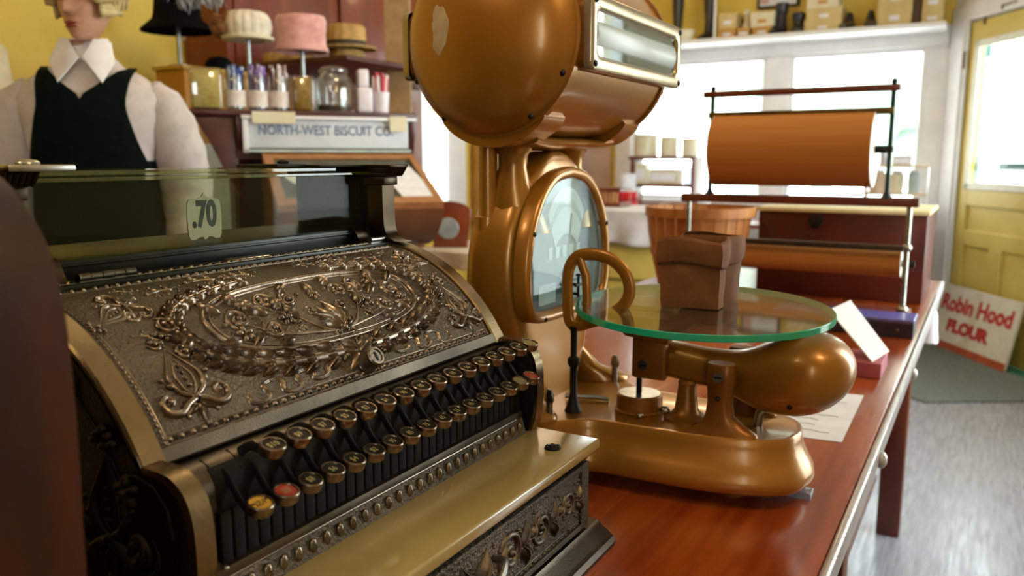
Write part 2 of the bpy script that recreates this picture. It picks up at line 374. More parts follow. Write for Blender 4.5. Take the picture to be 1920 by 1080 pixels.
# ================================================================== CASH REGISTER
Y0,Y1=.29,.715
reg=thing('cash_register','ornate antique brass cash register with rows of round keys on the counter','cash register',(-.5,.5,CT))
LU0,LUW=.292,.418
lc=(-.584,.972); LR=.178; la0,la1=R(27.19),R(82.14); LL=LR*(la1-la0)
def LP(u,v,h):
    a=la0+v/LR; r=LR+h; return (lc[0]+r*math.cos(a),LU0+u,lc[1]+r*math.sin(a))
def arc(n=20,h=0): return [LP(0,LL*k/n,h) for k in range(n+1)]
class Relief:
    def __init__(s,mb,P): s.b=mb; s.P=P
    def blob(s,u,v,lu,lv,h,ang=0,seg=10,rg=4,e=1.0):
        c,sn=math.cos(ang),math.sin(ang); rings=[]
        for j in range(rg+1):
            t=PI/2*(1-j/rg); t=max(t,.03); ring=[]
            for i in range(seg):
                a=2*PI*i/seg; x=lu*math.sin(t)*math.cos(a); y=lv*math.sin(t)*math.sin(a)
                ring.append(s.P(u+x*c-y*sn,v+x*sn+y*c,h*math.cos(t)**e-.0004))
            rings.append(ring)
        s.b.loft(rings,True,ends=(False,True)); return s
    def tube(s,pts,r,h=1.0,seg=6,groove=0):
        n=len(pts); rr=r if hasattr(r,'__len__') else [r]*n; rings=[]
        for i in range(n):
            a=pts[min(i+1,n-1)];c=pts[max(i-1,0)]; dx,dy=a[0]-c[0],a[1]-c[1]; l=math.hypot(dx,dy) or 1; nx,ny=-dy/l,dx/l
            ring=[]
            for k in range(seg+1):
                q=-1+2*k/seg; hh=rr[i]*h*math.sqrt(max(0,1-q*q))
                if groove and abs(q)<.2: hh*=1-groove
                ring.append(s.P(pts[i][0]+nx*q*rr[i],pts[i][1]+ny*q*rr[i],hh-.0004))
            rings.append(ring)
        s.b.loft(rings,False,closed=False); return s
    def spiral(s,u,v,r0,a0,turns,w,flip=1,h=1.1,lead=None):
        """scroll: optional lead-in point list, then a spiral winding into (u,v)"""
        pts=list(lead or []); n=int(18*turns); m0=len(pts)
        for k in range(n+1):
            t=k/n; a=a0+flip*2*PI*turns*t; r=r0*(1-t)**.8+.0006
            pts.append((u+r*math.cos(a),v+r*math.sin(a)))
        m=len(pts); rr=[w*(.45+.55*min(1,i/max(1,m*.3)))*(1-.45*max(0,(i/m-.5)*2)) for i in range(m)]; rr[0]*=.2
        s.tube(pts,rr,h); s.blob(u,v,w*1.25,w*1.25,w*1.9); return s
    def leaf(s,u,v,ang,l,w,h=.7,bend=0,n=7):
        pts=[];rr=[]
        for k in range(n+1):
            t=k/n; a=ang+bend*t
            pts.append((u+l*t*math.cos(a),v+l*t*math.sin(a))); rr.append(max(.0002,w*math.sin(PI*min(.99,.06+.94*t**.8))))
        s.tube(pts,rr,h,seg=6,groove=.45); return s
    def berries(s,pts,r):
        for p in pts: s.blob(p[0],p[1],r,r,r*1.1,seg=8,rg=3)
        return s
    def rosette(s,u,v,r,n=5):
        for k in range(n): s.blob(u+.62*r*math.cos(2*PI*k/n+.3),v+.62*r*math.sin(2*PI*k/n+.3),r*.52,r*.34,r*.5,2*PI*k/n+.3,8,3)
        s.blob(u,v,r*.3,r*.3,r*.7,seg=8,rg=3); return s
    def fleur(s,u,v,ang,sz):
        """fleur-de-lis pendant: leaf bud, two side scrolls, bottom tassel, berry cross at the tip"""
        c,sn=math.cos(ang),math.sin(ang)
        T=lambda x,y:(u+sz*(x*c-y*sn),v+sz*(x*sn+y*c))
        for sg in (-1,1):
            s.tube([T(sg*q[0],q[1]) for q in cr2([(.0,.0),(.17,.12),(.2,.3),(.1,.52),(0,.72)],5)],[sz*w for w in tap(21,.035,.045,.008)],1.3)
            s.tube([T(sg*q[0],q[1]) for q in cr2([(.0,.04),(.08,.14),(.1,.3),(.04,.48),(0,.6)],5)],[sz*w for w in tap(21,.02,.03,.006)],1.2)
            s.tube([T(sg*q[0],q[1]) for q in cr2([(.03,-.02),(.14,-.06),(.27,-.14),(.4,-.1),(.44,.02),(.36,.09),(.28,.04),(.31,-.02)],5)],[sz*w for w in tap(36,.05,.055,.02)],1.3)
            s.blob(*T(sg*.33,.02),sz*.045,sz*.045,sz*.06); s.blob(*T(sg*.24,.2),sz*.06,sz*.04,sz*.06,ang+sg*.6); s.blob(*T(sg*.3,.3),sz*.04,sz*.035,sz*.05)
            s.leaf(*T(sg*.02,-.06),ang-PI/2+sg*.75,sz*.24,sz*.05,1.0,sg*.3); s.blob(*T(sg*.2,-.2),sz*.035,sz*.035,sz*.04)
        for k in range(4): s.blob(*T(0,.16+.09*k),sz*.035*(1-.16*k),sz*.03,sz*.05,ang,8,3)
        s.blob(*T(0,0),sz*.08,sz*.05,sz*.08,ang); s.leaf(*T(0,-.05),ang-PI/2,sz*.34,sz*.06,1.1); s.blob(*T(0,-.34),sz*.045,sz*.045,sz*.06)
        for dx,dy in ((0,.8),(-.12,.84),(.12,.84),(0,.95),(-.07,.9),(.07,.9)): s.blob(*T(dx,dy),sz*.05,sz*.04,sz*.06,ang,8,3)
        return s
    def sprig(s,u,v,ang,sz):
        c,sn=math.cos(ang),math.sin(ang); T=lambda x,y:(u+sz*(x*c-y*sn),v+sz*(x*sn+y*c))
        s.tube([T(*q) for q in cr2([(-.5,0),(-.2,.08),(.1,0),(.5,.06)],5)],[sz*w for w in tap(16,.02,.05,.015)],1.2)
        for x,y,a in ((-.35,.05,1.2),(-.2,.02,-1.1),(0,.06,1.0),(.15,-.02,-.9),(.3,.05,.9)):
            s.leaf(*T(x,y),ang+a,sz*.24,sz*.06,1.0); s.blob(*T(x+.06,y+(.22 if a>0 else -.22)),sz*.05,sz*.05,sz*.06,0,8,3)
        s.blob(*T(.55,.05),sz*.07,sz*.06,sz*.08); s.blob(*T(-.55,0),sz*.05,sz*.05,sz*.06); return s
    def ribbon(s,u,v,sg,l,amp,w):
        pts=[];rr=[]
        n=80
        for k in range(n+1):
            t=k/n; ph=t*2*PI*3.2; pts.append((u+sg*(l*t-.0042*math.sin(2*ph)*min(1,3*t)),v+amp*math.sin(ph)*(.45+.55*min(1,t*2))-.003*t)); rr.append(w*(.86+.14*math.cos(2*ph))*(1-.35*t)*(1 if t<.94 else (1-t)*15*.9+.1))
        s.tube(pts,rr,.75,seg=6,groove=.3); return s
def cr2(pts,n): return [(p.x,p.y) for p in cr([(a,b_,0) for a,b_ in pts],n)]
def tap(n,a,m,e):
    return [a+(m-a)*min(1,k/(n*.4)) if k<n*.4 else m+(e-m)*((k/(n-1)-.4)/.6) for k in range(n)]
# --- body: side panels, back, drawer case
prof=[(-.74,.955),(-.392,.955),(-.383,.985),(-.382,1.02),(-.386,1.040),(-.398,1.053),(-.415,1.0565)]+[(p[0],p[2]) for p in arc(14,-.004)]+[(-.60,1.1465),(-.74,1.1465)]
for k,(ya,yb) in enumerate(((Y0,Y0+.014),(Y1-.014,Y1))):
    b=MB(); b.prism([(x,ya,z) for x,z in prof],(0,yb-ya,0),.002)
    o=b.build('side_panel',mat('dark_register_side','#1c1711','#2c241a',rough=.45,metal=.85,scale=12,bump=.3,bscale=400),reg)
    WM[o]=WM[reg].copy()
    b=MB(); yy=ya if k==0 else yb; sgn=-1 if k==0 else 1
    rl=Relief(b,lambda u,v,h:(-.74+u,yy+sgn*h,.955+v))
    rl.fleur(.28,.05,0,.075).fleur(.2,.09,.3,.07).fleur(.12,.05,0,.07).spiral(.24,.14,.018,0,1.6,.003).spiral(.31,.045,.016,1,1.6,.003,-1).sprig(.17,.15,.2,.05).sprig(.08,.12,.9,.06).rosette(.30,.085,.01).rosette(.06,.06,.012)
    rl.tube([(q[0]+.74-.018,(q[1]-.955)*.9+.004) for q in prof[3:-3]],.0015,1)
    b.build('relief_ornament',M_dark,o)
b=MB(); b.prism([(x,Y0+.014,z) for x,z in [(-.74,.955),(-.41,.955),(-.41,1.04)]+[(p[0],p[2]-.004) for p in arc(14,-.004)]+[(-.60,1.146),(-.74,1.146)]],(0,Y1-Y0-.028,0)); b.build('inner_body',M_dark,reg)
# brass end cheeks (S-shaped edge bands in front of the keys)
for k,(ya,yb) in enumerate(((Y0-.001,Y0+.013),(Y1-.013,Y1+.001))):
    pts=cr([(-.3925,.957),(-.383,.972),(-.379,1.0),(-.380,1.03),(-.386,1.047),(-.400,1.057),(-.424,1.0585)],5)
    ins=[(p[0]-.006,p[1]-.004) for p in pts]
    b=MB(); b.prism([(p[0],ya,p[1]) for p in pts]+[(p[0],ya,p[1]) for p in ins[::-1]],(0,yb-ya,0),.001); b.build('end_cheek',M_edge,reg)
# --- lid
lid=None
b=MB(); out=arc(26); inn=arc(26,-.006); b.prism([(p[0],LU0,p[2]) for p in out]+[(p[0],LU0,p[2]) for p in inn[::-1]],(0,LUW,0)); lid=b.build('lid',M_field,reg,label='pitted bronze lid with raised ornament')
def band(b,u0,u1,v0,v1,h,n=24):
    rows=[]
    for k in range(n+1):
        v=v0+(v1-v0)*k/n; e=.0016
        rows.append([LP(u0,v,-.0005),LP(u0,v,h*.6),LP(u0+e,v,h),LP(u1-e,v,h),LP(u1,v,h*.6),LP(u1,v,-.0005)])
    b.loft(rows,True,closed=True)
W,Hh=LUW,LL
b=MB(); band(b,-.003,.0155,0,Hh,.0035); b.build('edge_band',M_edge,lid,label='smooth brass edge band')
b=MB(); band(b,W-.0155,W+.003,0,Hh,.0035); b.build('edge_band',M_edge,lid,label='smooth brass edge band')
b=MB()
def hband(b,u0,u1,v0,v1,h,n=2):
    rows=[]
    for k in range(n+1):
        u=u0+(u1-u0)*k/n; e=.0012
        rows.append([LP(u,v0,-.0005),LP(u,v0,h*.6),LP(u,v0+e,h),LP(u,v1-e,h),LP(u,v1,h*.6),LP(u,v1,-.0005)])
    b.loft(rows,True,closed=True)
hband(b,-.003,W+.003,0,.011,.003); hband(b,-.003,W+.003,Hh-.003,Hh+.002,.002)
b.build('border',M_brass,lid)
b=MB(); rl=Relief(b,LP)
def beadrow(rl,u0,u1,v,r,gap):
    n=int((u1-u0)/gap)
    for k in range(n+1):
        u=u0+(u1-u0)*k/n; rl.blob(u,v,r*1.1,r,r*1.0,seg=8,rg=3)
        if k<n:
            for d in (.36,.5,.64): rl.blob(u+gap*d,v,gap*.05,r*1.0,r*.8,seg=6,rg=2)
    rl.tube([(u0-.004,v-r*1.35),(u1+.004,v-r*1.35)],r*.22,1.4,seg=4); rl.tube([(u0-.004,v+r*1.35),(u1+.004,v+r*1.35)],r*.22,1.4,seg=4)
beadrow(rl,.024,W-.024,.0145,.0024,.0088); beadrow(rl,.024,W-.024,Hh-.0062,.0022,.0088)
for u in (.0198,W-.0198):
    n=36
    for k in range(n+1): rl.blob(u,.013+(Hh-.022)*k/n,.0012,.0019,.0016,seg=6,rg=2)
    rl.tube([(u+.0022,.011+(Hh-.018)*k/20) for k in range(21)],.0007,1.2,seg=4)
b.build('bead_border',M_relief,lid)
# relief
b=MB(); rl=Relief(b,LP); cu,cv=W/2+.008,.087
def sup(a,bb,n=80,e=2.5,ph=0): 
    o=[]
    for k in range(n+1):
        t=2*PI*k/n+ph; c,s_=math.cos(t),math.sin(t); o.append((cu+a*abs(c)**(2/e)*(1 if c>0 else -1),cv+bb*abs(s_)**(2/e)*(1 if s_>0 else -1)))
    return o
rl.tube(sup(.118,.0385),.0022,1.2); rl.tube(sup(.1125,.0345),.0011,1.2)
# laurel wreath
for sg in (-1,1):
    wp=[]
    for k in range(41):
        t=-PI/2+sg*(.10+(PI-.35)*k/40*.98); c,s_=math.cos(t),math.sin(t); wp.append((cu+.1435*abs(c)**.85*(1 if c>0 else -1),cv+.0505*abs(s_)**.85*(1 if s_>0 else -1)))
    rl.tube(wp,[.0052-.0025*k/40 for k in range(41)],.95)
    n=19
    for k in range(n):
        t=-PI/2+sg*(.13+ (PI-.35)*k/(n-1)*.96); 
        c,s_=math.cos(t),math.sin(t); a,bb=.1435,.0505
        u=cu+a*abs(c)**.85*(1 if c>0 else -1); v=cv+bb*abs(s_)**.85*(1 if s_>0 else -1)
        dx,dy=-a*s_*sg,bb*c*sg; ang=math.atan2(dy,dx); f=1.0-.42*k/n
        for q,da in ((0,0),(.0042,.42),(-.0042,-.42)):
            rl.leaf(u-q*math.sin(ang)*f,v+q*math.cos(ang)*f,ang+da,.019*f,.0052*f,1.45,0,7)
        rl.blob(u+.0075*math.sin(ang)*f,v-.0075*math.cos(ang)*f,.0017,.0017,.0024,0,8,3); rl.blob(u-.0075*math.sin(ang)*f,v+.0075*math.cos(ang)*f,.0014,.0014,.002,0,8,3)
    # side acanthus clasps
    rl.spiral(cu+sg*.147,cv+.012,.009,PI/2,1.5,.0026,sg).spiral(cu+sg*.15,cv-.016,.008,-PI/2,1.4,.0024,-sg).leaf(cu+sg*.138,cv-.006,(-.6 if sg>0 else PI+.6),.02,.006,1.1).leaf(cu+sg*.138,cv+.01,(.7 if sg>0 else PI-.7),.018,.005,1.1)
    rl.spiral(cu+sg*.163,cv+.028,.006,0,1.3,.002,sg).spiral(cu+sg*.166,cv-.004,.005,2,1.3,.0018,-sg)
    # bow and ribbons
    rl.leaf(cu,.033,(0.1 if sg>0 else PI-.1),.024,.006,1.1,sg*.4).leaf(cu,.031,(-.5 if sg>0 else PI+.5),.022,.006,1.1).leaf(cu+sg*.003,.034,(.9 if sg>0 else PI-.9),.02,.005,1.1)
    rl.rosette(cu+sg*.019,.036,.0075,6).rosette(cu+sg*.03,.031,.006,5)
    rl.ribbon(cu+sg*.026,.0275,sg,.103,.0068,.0036)
    # corner pendants
    rl.fleur(cu+sg*.162,.036,0,.058); rl.fleur(cu+sg*.160,.128,sg*-2.1,.044)
    rl.sprig(cu+sg*.163,.088,sg*.5,.026); rl.sprig(cu+sg*.118,.143,sg*-.15+(0 if sg>0 else PI),.03); rl.sprig(cu+sg*.145,.15,sg*.3,.018)
    rl.sprig(cu+sg*.075,.150,0 if sg>0 else PI,.034).sprig(cu+sg*.038,.149,0 if sg>0 else PI,.028).rosette(cu+sg*.056,.148,.005)
    # medallion scrollwork
    rl.tube(cr2([(cu,.056),(cu+sg*.02,.062),(cu+sg*.038,.082),(cu+sg*.05,.104)],8),tap(25,.0016,.0016,.0006),1.4)
    rl.tube(cr2([(cu,.056),(cu+sg*.03,.060),(cu+sg*.062,.066),(cu+sg*.088,.084)],8),tap(25,.0016,.0015,.0006),1.4)
    rl.spiral(cu+sg*.09,.089,.0105,(-PI/2),1.7,.0025,sg).spiral(cu+sg*.052,.103,.0100,(-PI/2),1.7,.0025,sg).spiral(cu+sg*.066,.073,.0095,PI/2,1.6,.0024,-sg).spiral(cu+sg*.03,.1,.0085,PI if sg>0 else 0,1.6,.0023,-sg)
    rl.spiral(cu+sg*.04,.067,.006,PI/2,1.4,.0016,-sg).spiral(cu+sg*.018,.082,.006,0 if sg>0 else PI,1.4,.0016,sg)
    for u,v,a,l in ((.1,.07,-.4,.016),(.098,.1,.5,.016),(.082,.073,-1.2,.015),(.078,.105,1.0,.014),(.06,.088,.4,.016),(.045,.09,1.2,.014),(.055,.062,-.7,.013),(.035,.077,.8,.016),(.025,.108,1.3,.012),(.07,.095,.9,.013)):
        rl.leaf(cu+sg*u,v,a if sg>0 else PI-a,l*1.35,.0052,1.15,sg*.5)
    rg=random.Random(3)
    for k in range(18):
        u=rg.uniform(.015,.105); v=cv+rg.uniform(-.026,.026)*(1-(u/.118)**2*.6); rl.blob(cu+sg*u,v,.0021,.0021,.0031,0,8,3)
    rl.rosette(cu+sg*.094,.074,.008).rosette(cu+sg*.048,.08,.0075).rosette(cu+sg*.074,.103,.0075)
# centre palmette
for k in range(7):
    a=PI/2+(k-3)*.40; rl.leaf(cu,.058,a,.034-.004*abs(k-3),.0055,1.25,(3-k)*.08)
rl.spiral(cu-.007,.055,.005,0,1.3,.0018,-1).spiral(cu+.007,.055,.005,PI,1.3,.0018,1).blob(cu,.058,.005,.004,.005).rosette(cu,.1,.006,6).leaf(cu,.1,PI/2,.02,.004,1.2)
rl.tube([(cu-.01,.048),(cu-.004,.0455),(cu-.004,.0415),(cu-.01,.0395)],.0016,1.4).tube([(cu+.01,.048),(cu+.004,.0455),(cu+.004,.0415),(cu+.01,.0395)],.0016,1.4)
b.build('relief_ornament',M_relief,lid,smooth=50,label='raised scroll, wreath and fleur ornament')
# lock
def LN(v): a=la0+v/LR; return Vector((math.cos(a),0,math.sin(a)))
p=Vector(LP(cu-.002,.0215,0)); n=LN(.0215)
b=MB(); b.lathe([(0,0),(.0095,0),(.0098,.004),(.0088,.0055),(.0088,.016),(.0075,.0175),(.006,.0175),(.006,.0165),(0,.0165)],p-n*.001,n)
b.use(1).box(-.0008,.0008,-.0045,.0045,-.0003,.0005,rot=None) if 0 else None
b.build('lock',M_relief,lid)
b=MB(); A=axis_mat(n); c=p+n*.0158; b.prism([c+A@Vector((x,y,0)) for x,y in rrect(0,0,.0016,.008,.0006,2)],n*.0006); b.build('keyhole',M_black,lid)
# --- keyboard plate, slats, rail
b=MB(); pl=cr([(-.426,1.0525),(-.414,1.0505),(-.406,1.044),(-.402,1.034),(-.401,1.01),(-.402,.984)],5); pi=[(x-.006,z-.002) for x,z,_ in [(p.x,p.y,0) for p in [Vector((q[0],q[1],0)) for q in pl]]]
b.prism([(q[0],Y0+.02,q[1]) for q in pl]+[(q[0],Y0+.02,q[1]) for q in pi[::-1]],(0,Y1-Y0-.04,0)); b.build('key_plate',M_brass,reg)
b=MB()
n=36
for k in range(n):
    y=.322+.0105*k; b.box(-.4005,-.3968,y,y+.0085,.986,1.022,.0008)
    if k%2==0: b.tube([(-.4185,y+.004,1.0515),(-.411,y+.004,1.0482),(-.405,y+.004,1.0425),(-.4015,y+.004,1.033),(-.4,y+.004,1.02)],.0011,seg=6)
o2=[(q[0]+.0007,q[1]-.0002) for q in pl[7:]]
b.prism([(x,.324,z) for x,z in o2]+[(x-.003,.324,z) for x,z in o2[::-1]],(0,.374,0)); b.build('slot_strip',M_dull,reg,label='dark key slots')  # dark sheet laid over the brass key plate
b=MB(); b.prism([(x,Y0+.02,z) for x,z in ((-.405,.957),(-.386,.957),(-.386,.962),(-.3885,.964),(-.3935,.980),(-.392,.984),(-.393,.988),(-.405,.990))],(0,Y1-Y0-.04,0),.0008)
rail=b.build('rail',M_brass,reg); b=MB(); b.prism([(x,Y0+.022,z) for x,z in ((-.3886,.9645),(-.3882,.9645),(-.3932,.9798),(-.3936,.9798))],(0,Y1-Y0-.044,0)); b.build('bead_ground',M_field,rail)
b=MB(); nr=Vector((.955,0,.296)); 
for k in range(27):
    y=Y0+.034+(Y1-Y0-.064)*k/26; b.ell((-.3904,y,.9722),(.0028,.0036,.0058),rot=axis_mat((1,0,.3)) if 0 else None,seg=10,rings=8)
b.tube([(-.3935,Y0+.02,.9808),(-.3935,Y1-.02,.9808)],.0009,seg=6); b.tube([(-.388,Y0+.02,.9632),(-.388,Y1-.02,.9632)],.0009,seg=6)
b.build('bead_row',M_relief,rail,label='row of oval beads')
b=MB(); b.ell((-.3925,Y0+.03,.9885),(.0022,.0022,.0016)); b.build('screw',M_steel,rail)
# --- keys
M_rim=mat('key_rim','#77675a','#94826e',rough=.3,metal=1,scale=60,rvar=.08); M_kf=mat('black_key_face','#0e0d0a','#171510',rough=.6,spec=.2); M_ky=mat('yellow_key_face','#b58a1c','#c79a28',rough=.5,spec=.3); M_kr=mat('red_key_face','#8e1f14','#a02a1c',rough=.5,spec=.3)
M_kcream=mat('cream_key_face','#6f6846','#857c56',rough=.5,spec=.3); M_num=mat('key_numerals','#9a8a54','#aa9a62',rough=.5); M_numd=mat('dark_numerals','#1a1408',rough=.5)
tilt=Vector((math.sin(R(15)),0,math.cos(R(15))))
def key(x,y,z,face,lab,ink,up):
    b=MB(); c=Vector((x,y,z)); kr=.0087
    b.lathe([(.0045,-.0085),(.0078,-.0075),(kr,-.0062),(kr,-.0008),(kr-.0006,0),(kr-.0014,-.0002),(kr-.0017,-.0012)],c,tilt,seg=28,cap=False)
    k=b.build('key',M_rim,reg)
    b=MB(); b.lathe([(0,-.0011),(kr-.0016,-.0011),(kr-.0016,-.006),(0,-.006)],c,tilt,seg=24); b.build('key_face',face,k)
    b=MB(); e=c+Vector((-.002,0,-.0078))
    if up: pts=[(-.412,y,z-.012),(-.402,y,z-.006),(-.394,y,z-.006),tuple(e)]
    else: pts=[(-.408,y,z+.012),(-.401,y,z+.008),(-.393,y,z-.002),(-.386,y,z-.0075),tuple(e)]
    b.tube(cr(pts,4),[.0018]*(len(pts)*4-3),seg=8,flat=(.65,1.9)); b.build('key_lever',M_black,k)
    if lab:
        xd=Vector((0,1,0)); yd=tilt.cross(xd) 
        M=frame(c+tilt*(-.0009),xd,yd if yd.x<0 else -yd)
        text('numeral',lab,.0072 if len(lab)<4 else .0032,M,ink,k,ext=.0001,sx=.8 if len(lab)<4 else 1)
up=['$10','$9','$7','$5','$3','$1','90','80','70','60','50','40','30','20','10','5']
lo=["REC'D ON\nACCT",'PAID\nOUT','$8','$6','$4','$2','95','85','75','65','55','45','35','25','15','1','NO\nSALE']
for i,t in enumerate(up): key(-.380,.352+.0224*i,1.062,M_kf if i<15 else M_kcream,t,M_num,True)
for i,t in enumerate(lo): key(-.373,.333+.02163*i,1.0315,{0:M_ky,1:M_kr,16:M_kr,15:M_kcream}.get(i,M_kf),t,M_numd if i==0 else M_num,False)
# --- marble shelf and drawer
M_marble=mat('cream_marble','#9c8752','#b09d6a',rough=.16,scale=7,coat=.4,detail=8)
b=MB(); b.box(-.402,-.316,Y0-.006,Y1+.004,.9535,.9645,.0025,seg=3); b.build('marble_shelf',M_marble,reg,label='cream marble shelf')
for y in (.669,.335):
    b=MB(); b.lathe([(0,.0042),(.003,.004),(.0035,.0028),(.0075,.0022),(.0082,0),(0,0)],(-.344,y,.9643),seg=20); 
    for k in range(6): b.ell((-.344+.0058*math.cos(k*PI/3),y+.0058*math.sin(k*PI/3),.9665),(.0018,.0018,.0012),seg=8,rings=5)
    b.build('bolt_rosette',M_dark,reg)
b=MB(); b.box(-.74,-.331,Y0+.002,Y1-.004,.872,.9535,.001); b.build('drawer_case',mat('dark_register_side','#1c1711'),reg)
b=MB(); fx=-.331
b.prism([(-.324,Y0,.953),(-.329,Y0,.953),(-.74,Y0,.953),(-.74,Y0,.944),(-.327,Y0,.944)],(0,Y1-Y0-.002,0),.0008)
b.build('drawer_moulding',M_brass,reg)
b=MB(); drz0,drz1=.876,.943
b.box(-.333,-.326,Y0+.004,Y1-.006,drz0,drz1,.001)
for a,c,z0,z1 in ((Y0+.004,Y0+.02,drz0,drz1),(Y1-.022,Y1-.006,drz0,drz1),(Y0+.02,Y1-.022,drz1-.006,drz1),(Y0+.02,Y1-.022,drz0,drz0+.006)): b.box(-.327,-.3235,a,c,z0,z1,.0008)
drw=b.build('drawer',M_field,reg)
b=MB(); rl=Relief(b,lambda u,v,h:(-.326+h,Y0+.02+u,drz0+.005+v)); DW=Y1-Y0-.042; DH=.055
for sg in (-1,1):
    C=DW/2
    for k in range(3):
        x=.055+.055*k; f=1-.16*k
        rl.spiral(C+sg*x,DH/2+.003,.02*f,PI/2 if k%2 else -PI/2,1.8,.0034*f,sg if k%2 else -sg)
        rl.leaf(C+sg*(x+.02),DH/2,(.8 if sg>0 else PI-.8),.024*f,.005,1.2,.4*sg).leaf(C+sg*(x+.02),DH/2,(-.8 if sg>0 else PI+.8),.024*f,.005,1.2,-.4*sg)
        rl.leaf(C+sg*(x-.02),DH/2,(.9 if sg>0 else PI-.9),.02*f,.005,1.2).rosette(C+sg*(x+.027),DH/2,.007*f)
    rg=random.Random(5)
    for k in range(46):
        u=rg.uniform(.02,.19); v=rg.uniform(.004,.05); r=rg.uniform(.0011,.0022); rl.blob(C+sg*u,v,r,r,r*1.4,0,8,3)
    rl.leaf(C,DH/2,(.4 if sg>0 else PI-.4),.03,.008,1.2,sg*.5).leaf(C,DH/2,(-.4 if sg>0 else PI+.4),.03,.008,1.2,-sg*.5)
for k in range(44): rl.blob(.006+(DW-.012)*k/43,.0028,.0022,.0014,.002,.5,8,3)
rl.tube([(.002,.0052),(DW-.002,.0052)],.0006,1.4,seg=4)
b.build('relief_ornament',M_brass,drw,smooth=50)
b=MB(); yc=(Y0+Y1)/2; b.tube(cr([(-.325,yc-.028,.918),(-.312,yc-.022,.921),(-.306,yc,.915),(-.312,yc+.022,.921),(-.325,yc+.028,.918)],6),.0032,seg=10); b.build('drawer_pull',M_steel,drw,label='bright bent drawer pull')
b=MB(); pr=[(-.745,CT),(-.303,CT),(-.301,.856),(-.304,.8605),(-.309,.862),(-.312,.8665),(-.319,.869),(-.322,.874),(-.745,.874)]
b.prism([(x,Y0-.016,z) for x,z in pr],(0,Y1-Y0+.03,0),.001); b.build('base_moulding',M_brass,reg)
# --- indicator housing on top
b=MB(); b.box(-.74,-.556,Y0,Y1,1.1462,1.1515,.001); b.box(-.70,-.583,Y0+.012,Y1-.012,1.151,1.166,.002); b.box(-.7,-.5815,Y0+.012,Y1-.012,1.1605,1.163,.0008); ind=b.build('indicator_base',mat('dark_green_black','#10130f','#1c211a',rough=.35,metal=.4,scale=20),reg)
b=MB(); rl=Relief(b,lambda u,v,h:(-.557-v,Y0+u,1.1515+h))
beadrow(rl,.02,Y1-Y0-.02,.009,.0023,.0095); b.build('bead_border',M_relief,ind)
for y0_ in (.345,.668):
    b=MB(); 
    for k in range(5): b.cyl((-.563,y0_+.0092*k,1.155),(-.563,y0_+.0092*k+.0086,1.155),.0032 if k%2==0 else .0029,seg=12)
    b.box(-.567,-.561,y0_,y0_+.046,1.1505,1.153); b.build('hinge',M_steel if y0_>.5 else M_brass,reg)
b=MB(); q=[(x,y) for x,y in rrect(0,0,.05,.012,.0058,5)]; b.prism([(-.5715+y,.51+x,1.1513) for x,y in q],(0,0,.002),.0005); b.build('name_plate',M_edge,reg)
M_col=mat('indicator_column','#33291d','#4a3c2b',rough=.35,metal=.9,scale=20,rvar=.08)
for yc_,sg in ((Y1-.013,1),(Y0+.012,-1)):
    b=MB(); b.prism([(x,yc_-.010,z) for x,z in [(p.x,p.y) for p in cr([(-.540,1.1515),(-.552,1.1535),(-.561,1.162),(-.5635,1.178),(-.564,1.205),(-.564,1.216)],5)]+[(-.585,1.216),(-.585,1.1515)]],(0,.02,0),.001)
    b.box(-.588,-.560,yc_-.012,yc_+.012,1.212,1.2215,.0015)
    for s_,z0,z1 in ((0,1.2215,1.2255),(.004,1.2255,1.231),(.0085,1.231,1.2345)): b.box(-.70,-.556+s_*.8,yc_-.013-s_*.25,yc_+.013+s_*.5,z0,z1,.0012)
    for k in range(7): b.cyl((-.5565,yc_-.0125+.0042*k,1.2222),(-.5505,yc_-.0128+.0043*k,1.2318),.0019,.0024,seg=8)
    b.build('end_column',M_col,reg)
    b=MB(); b.box(-.695,-.585,yc_-.006,yc_+.006,1.1655,1.2225,.0015); 
    b.use(1).box(-.68,-.60,yc_-.0066,yc_+.0066,1.172,1.216); b.build('end_wall',[M_dull,M_dull],reg)
    b=MB(); b.prism([(x,yc_-sg*.028-.012,z) for x,z in [(p.x,p.y) for p in cr([(-.567,1.1515),(-.573,1.156),(-.577,1.164),(-.585,1.169),(-.6,1.169)],5)]+[(-.6,1.1515)]],(0,.024,0),.001); b.build('foot_bracket',M_col,reg)
gt=glass('pale_green_glass','#eaf2d8',gloss=.06,body='#8f9a55',bodyf=.12)
b=MB(); b.box(-.693,-.578,Y0+.026,Y1-.026,1.2232,1.2262,.0006); b.box(-.69,-.586,Y0+.026,Y1-.07,1.2275,1.2312,.0006); b.build('top_glass',gt,reg,smooth=0,label='thick green-edged glass top')
gd=glass('dusty_glass','#f2f4ec',gloss=.0,refl=.16,body='#6a6a50',bodyf=.03)
b=MB(); b.box(-.5905,-.588,Y0+.022,Y1-.022,1.1655,1.2232); b.build('front_glass',gd,reg,smooth=0)
b=MB(); b.box(-.6885,-.686,Y0+.022,Y1-.022,1.1655,1.2232); b.build('rear_glass',gd,reg,smooth=0)
b=MB(); b.box(-.70,-.58,Y1-.1,Y1-.02,1.2316,1.2342,.0008); b.box(-.62,-.598,Y1-.14,Y1-.1,1.2316,1.2352,.001); b.ell((-.61,Y1-.12,1.237),(.006,.006,.003)); b.build('top_clip',M_dark,reg)
b=MB(); b.box(-.565,-.545,Y0+.004,Y0+.05,1.2316,1.2362,.0015); b.ell((-.555,Y0+.022,1.2372),(.007,.008,.0028)); b.build('top_clip',M_steel,reg,label='nickel clip on the glass top')
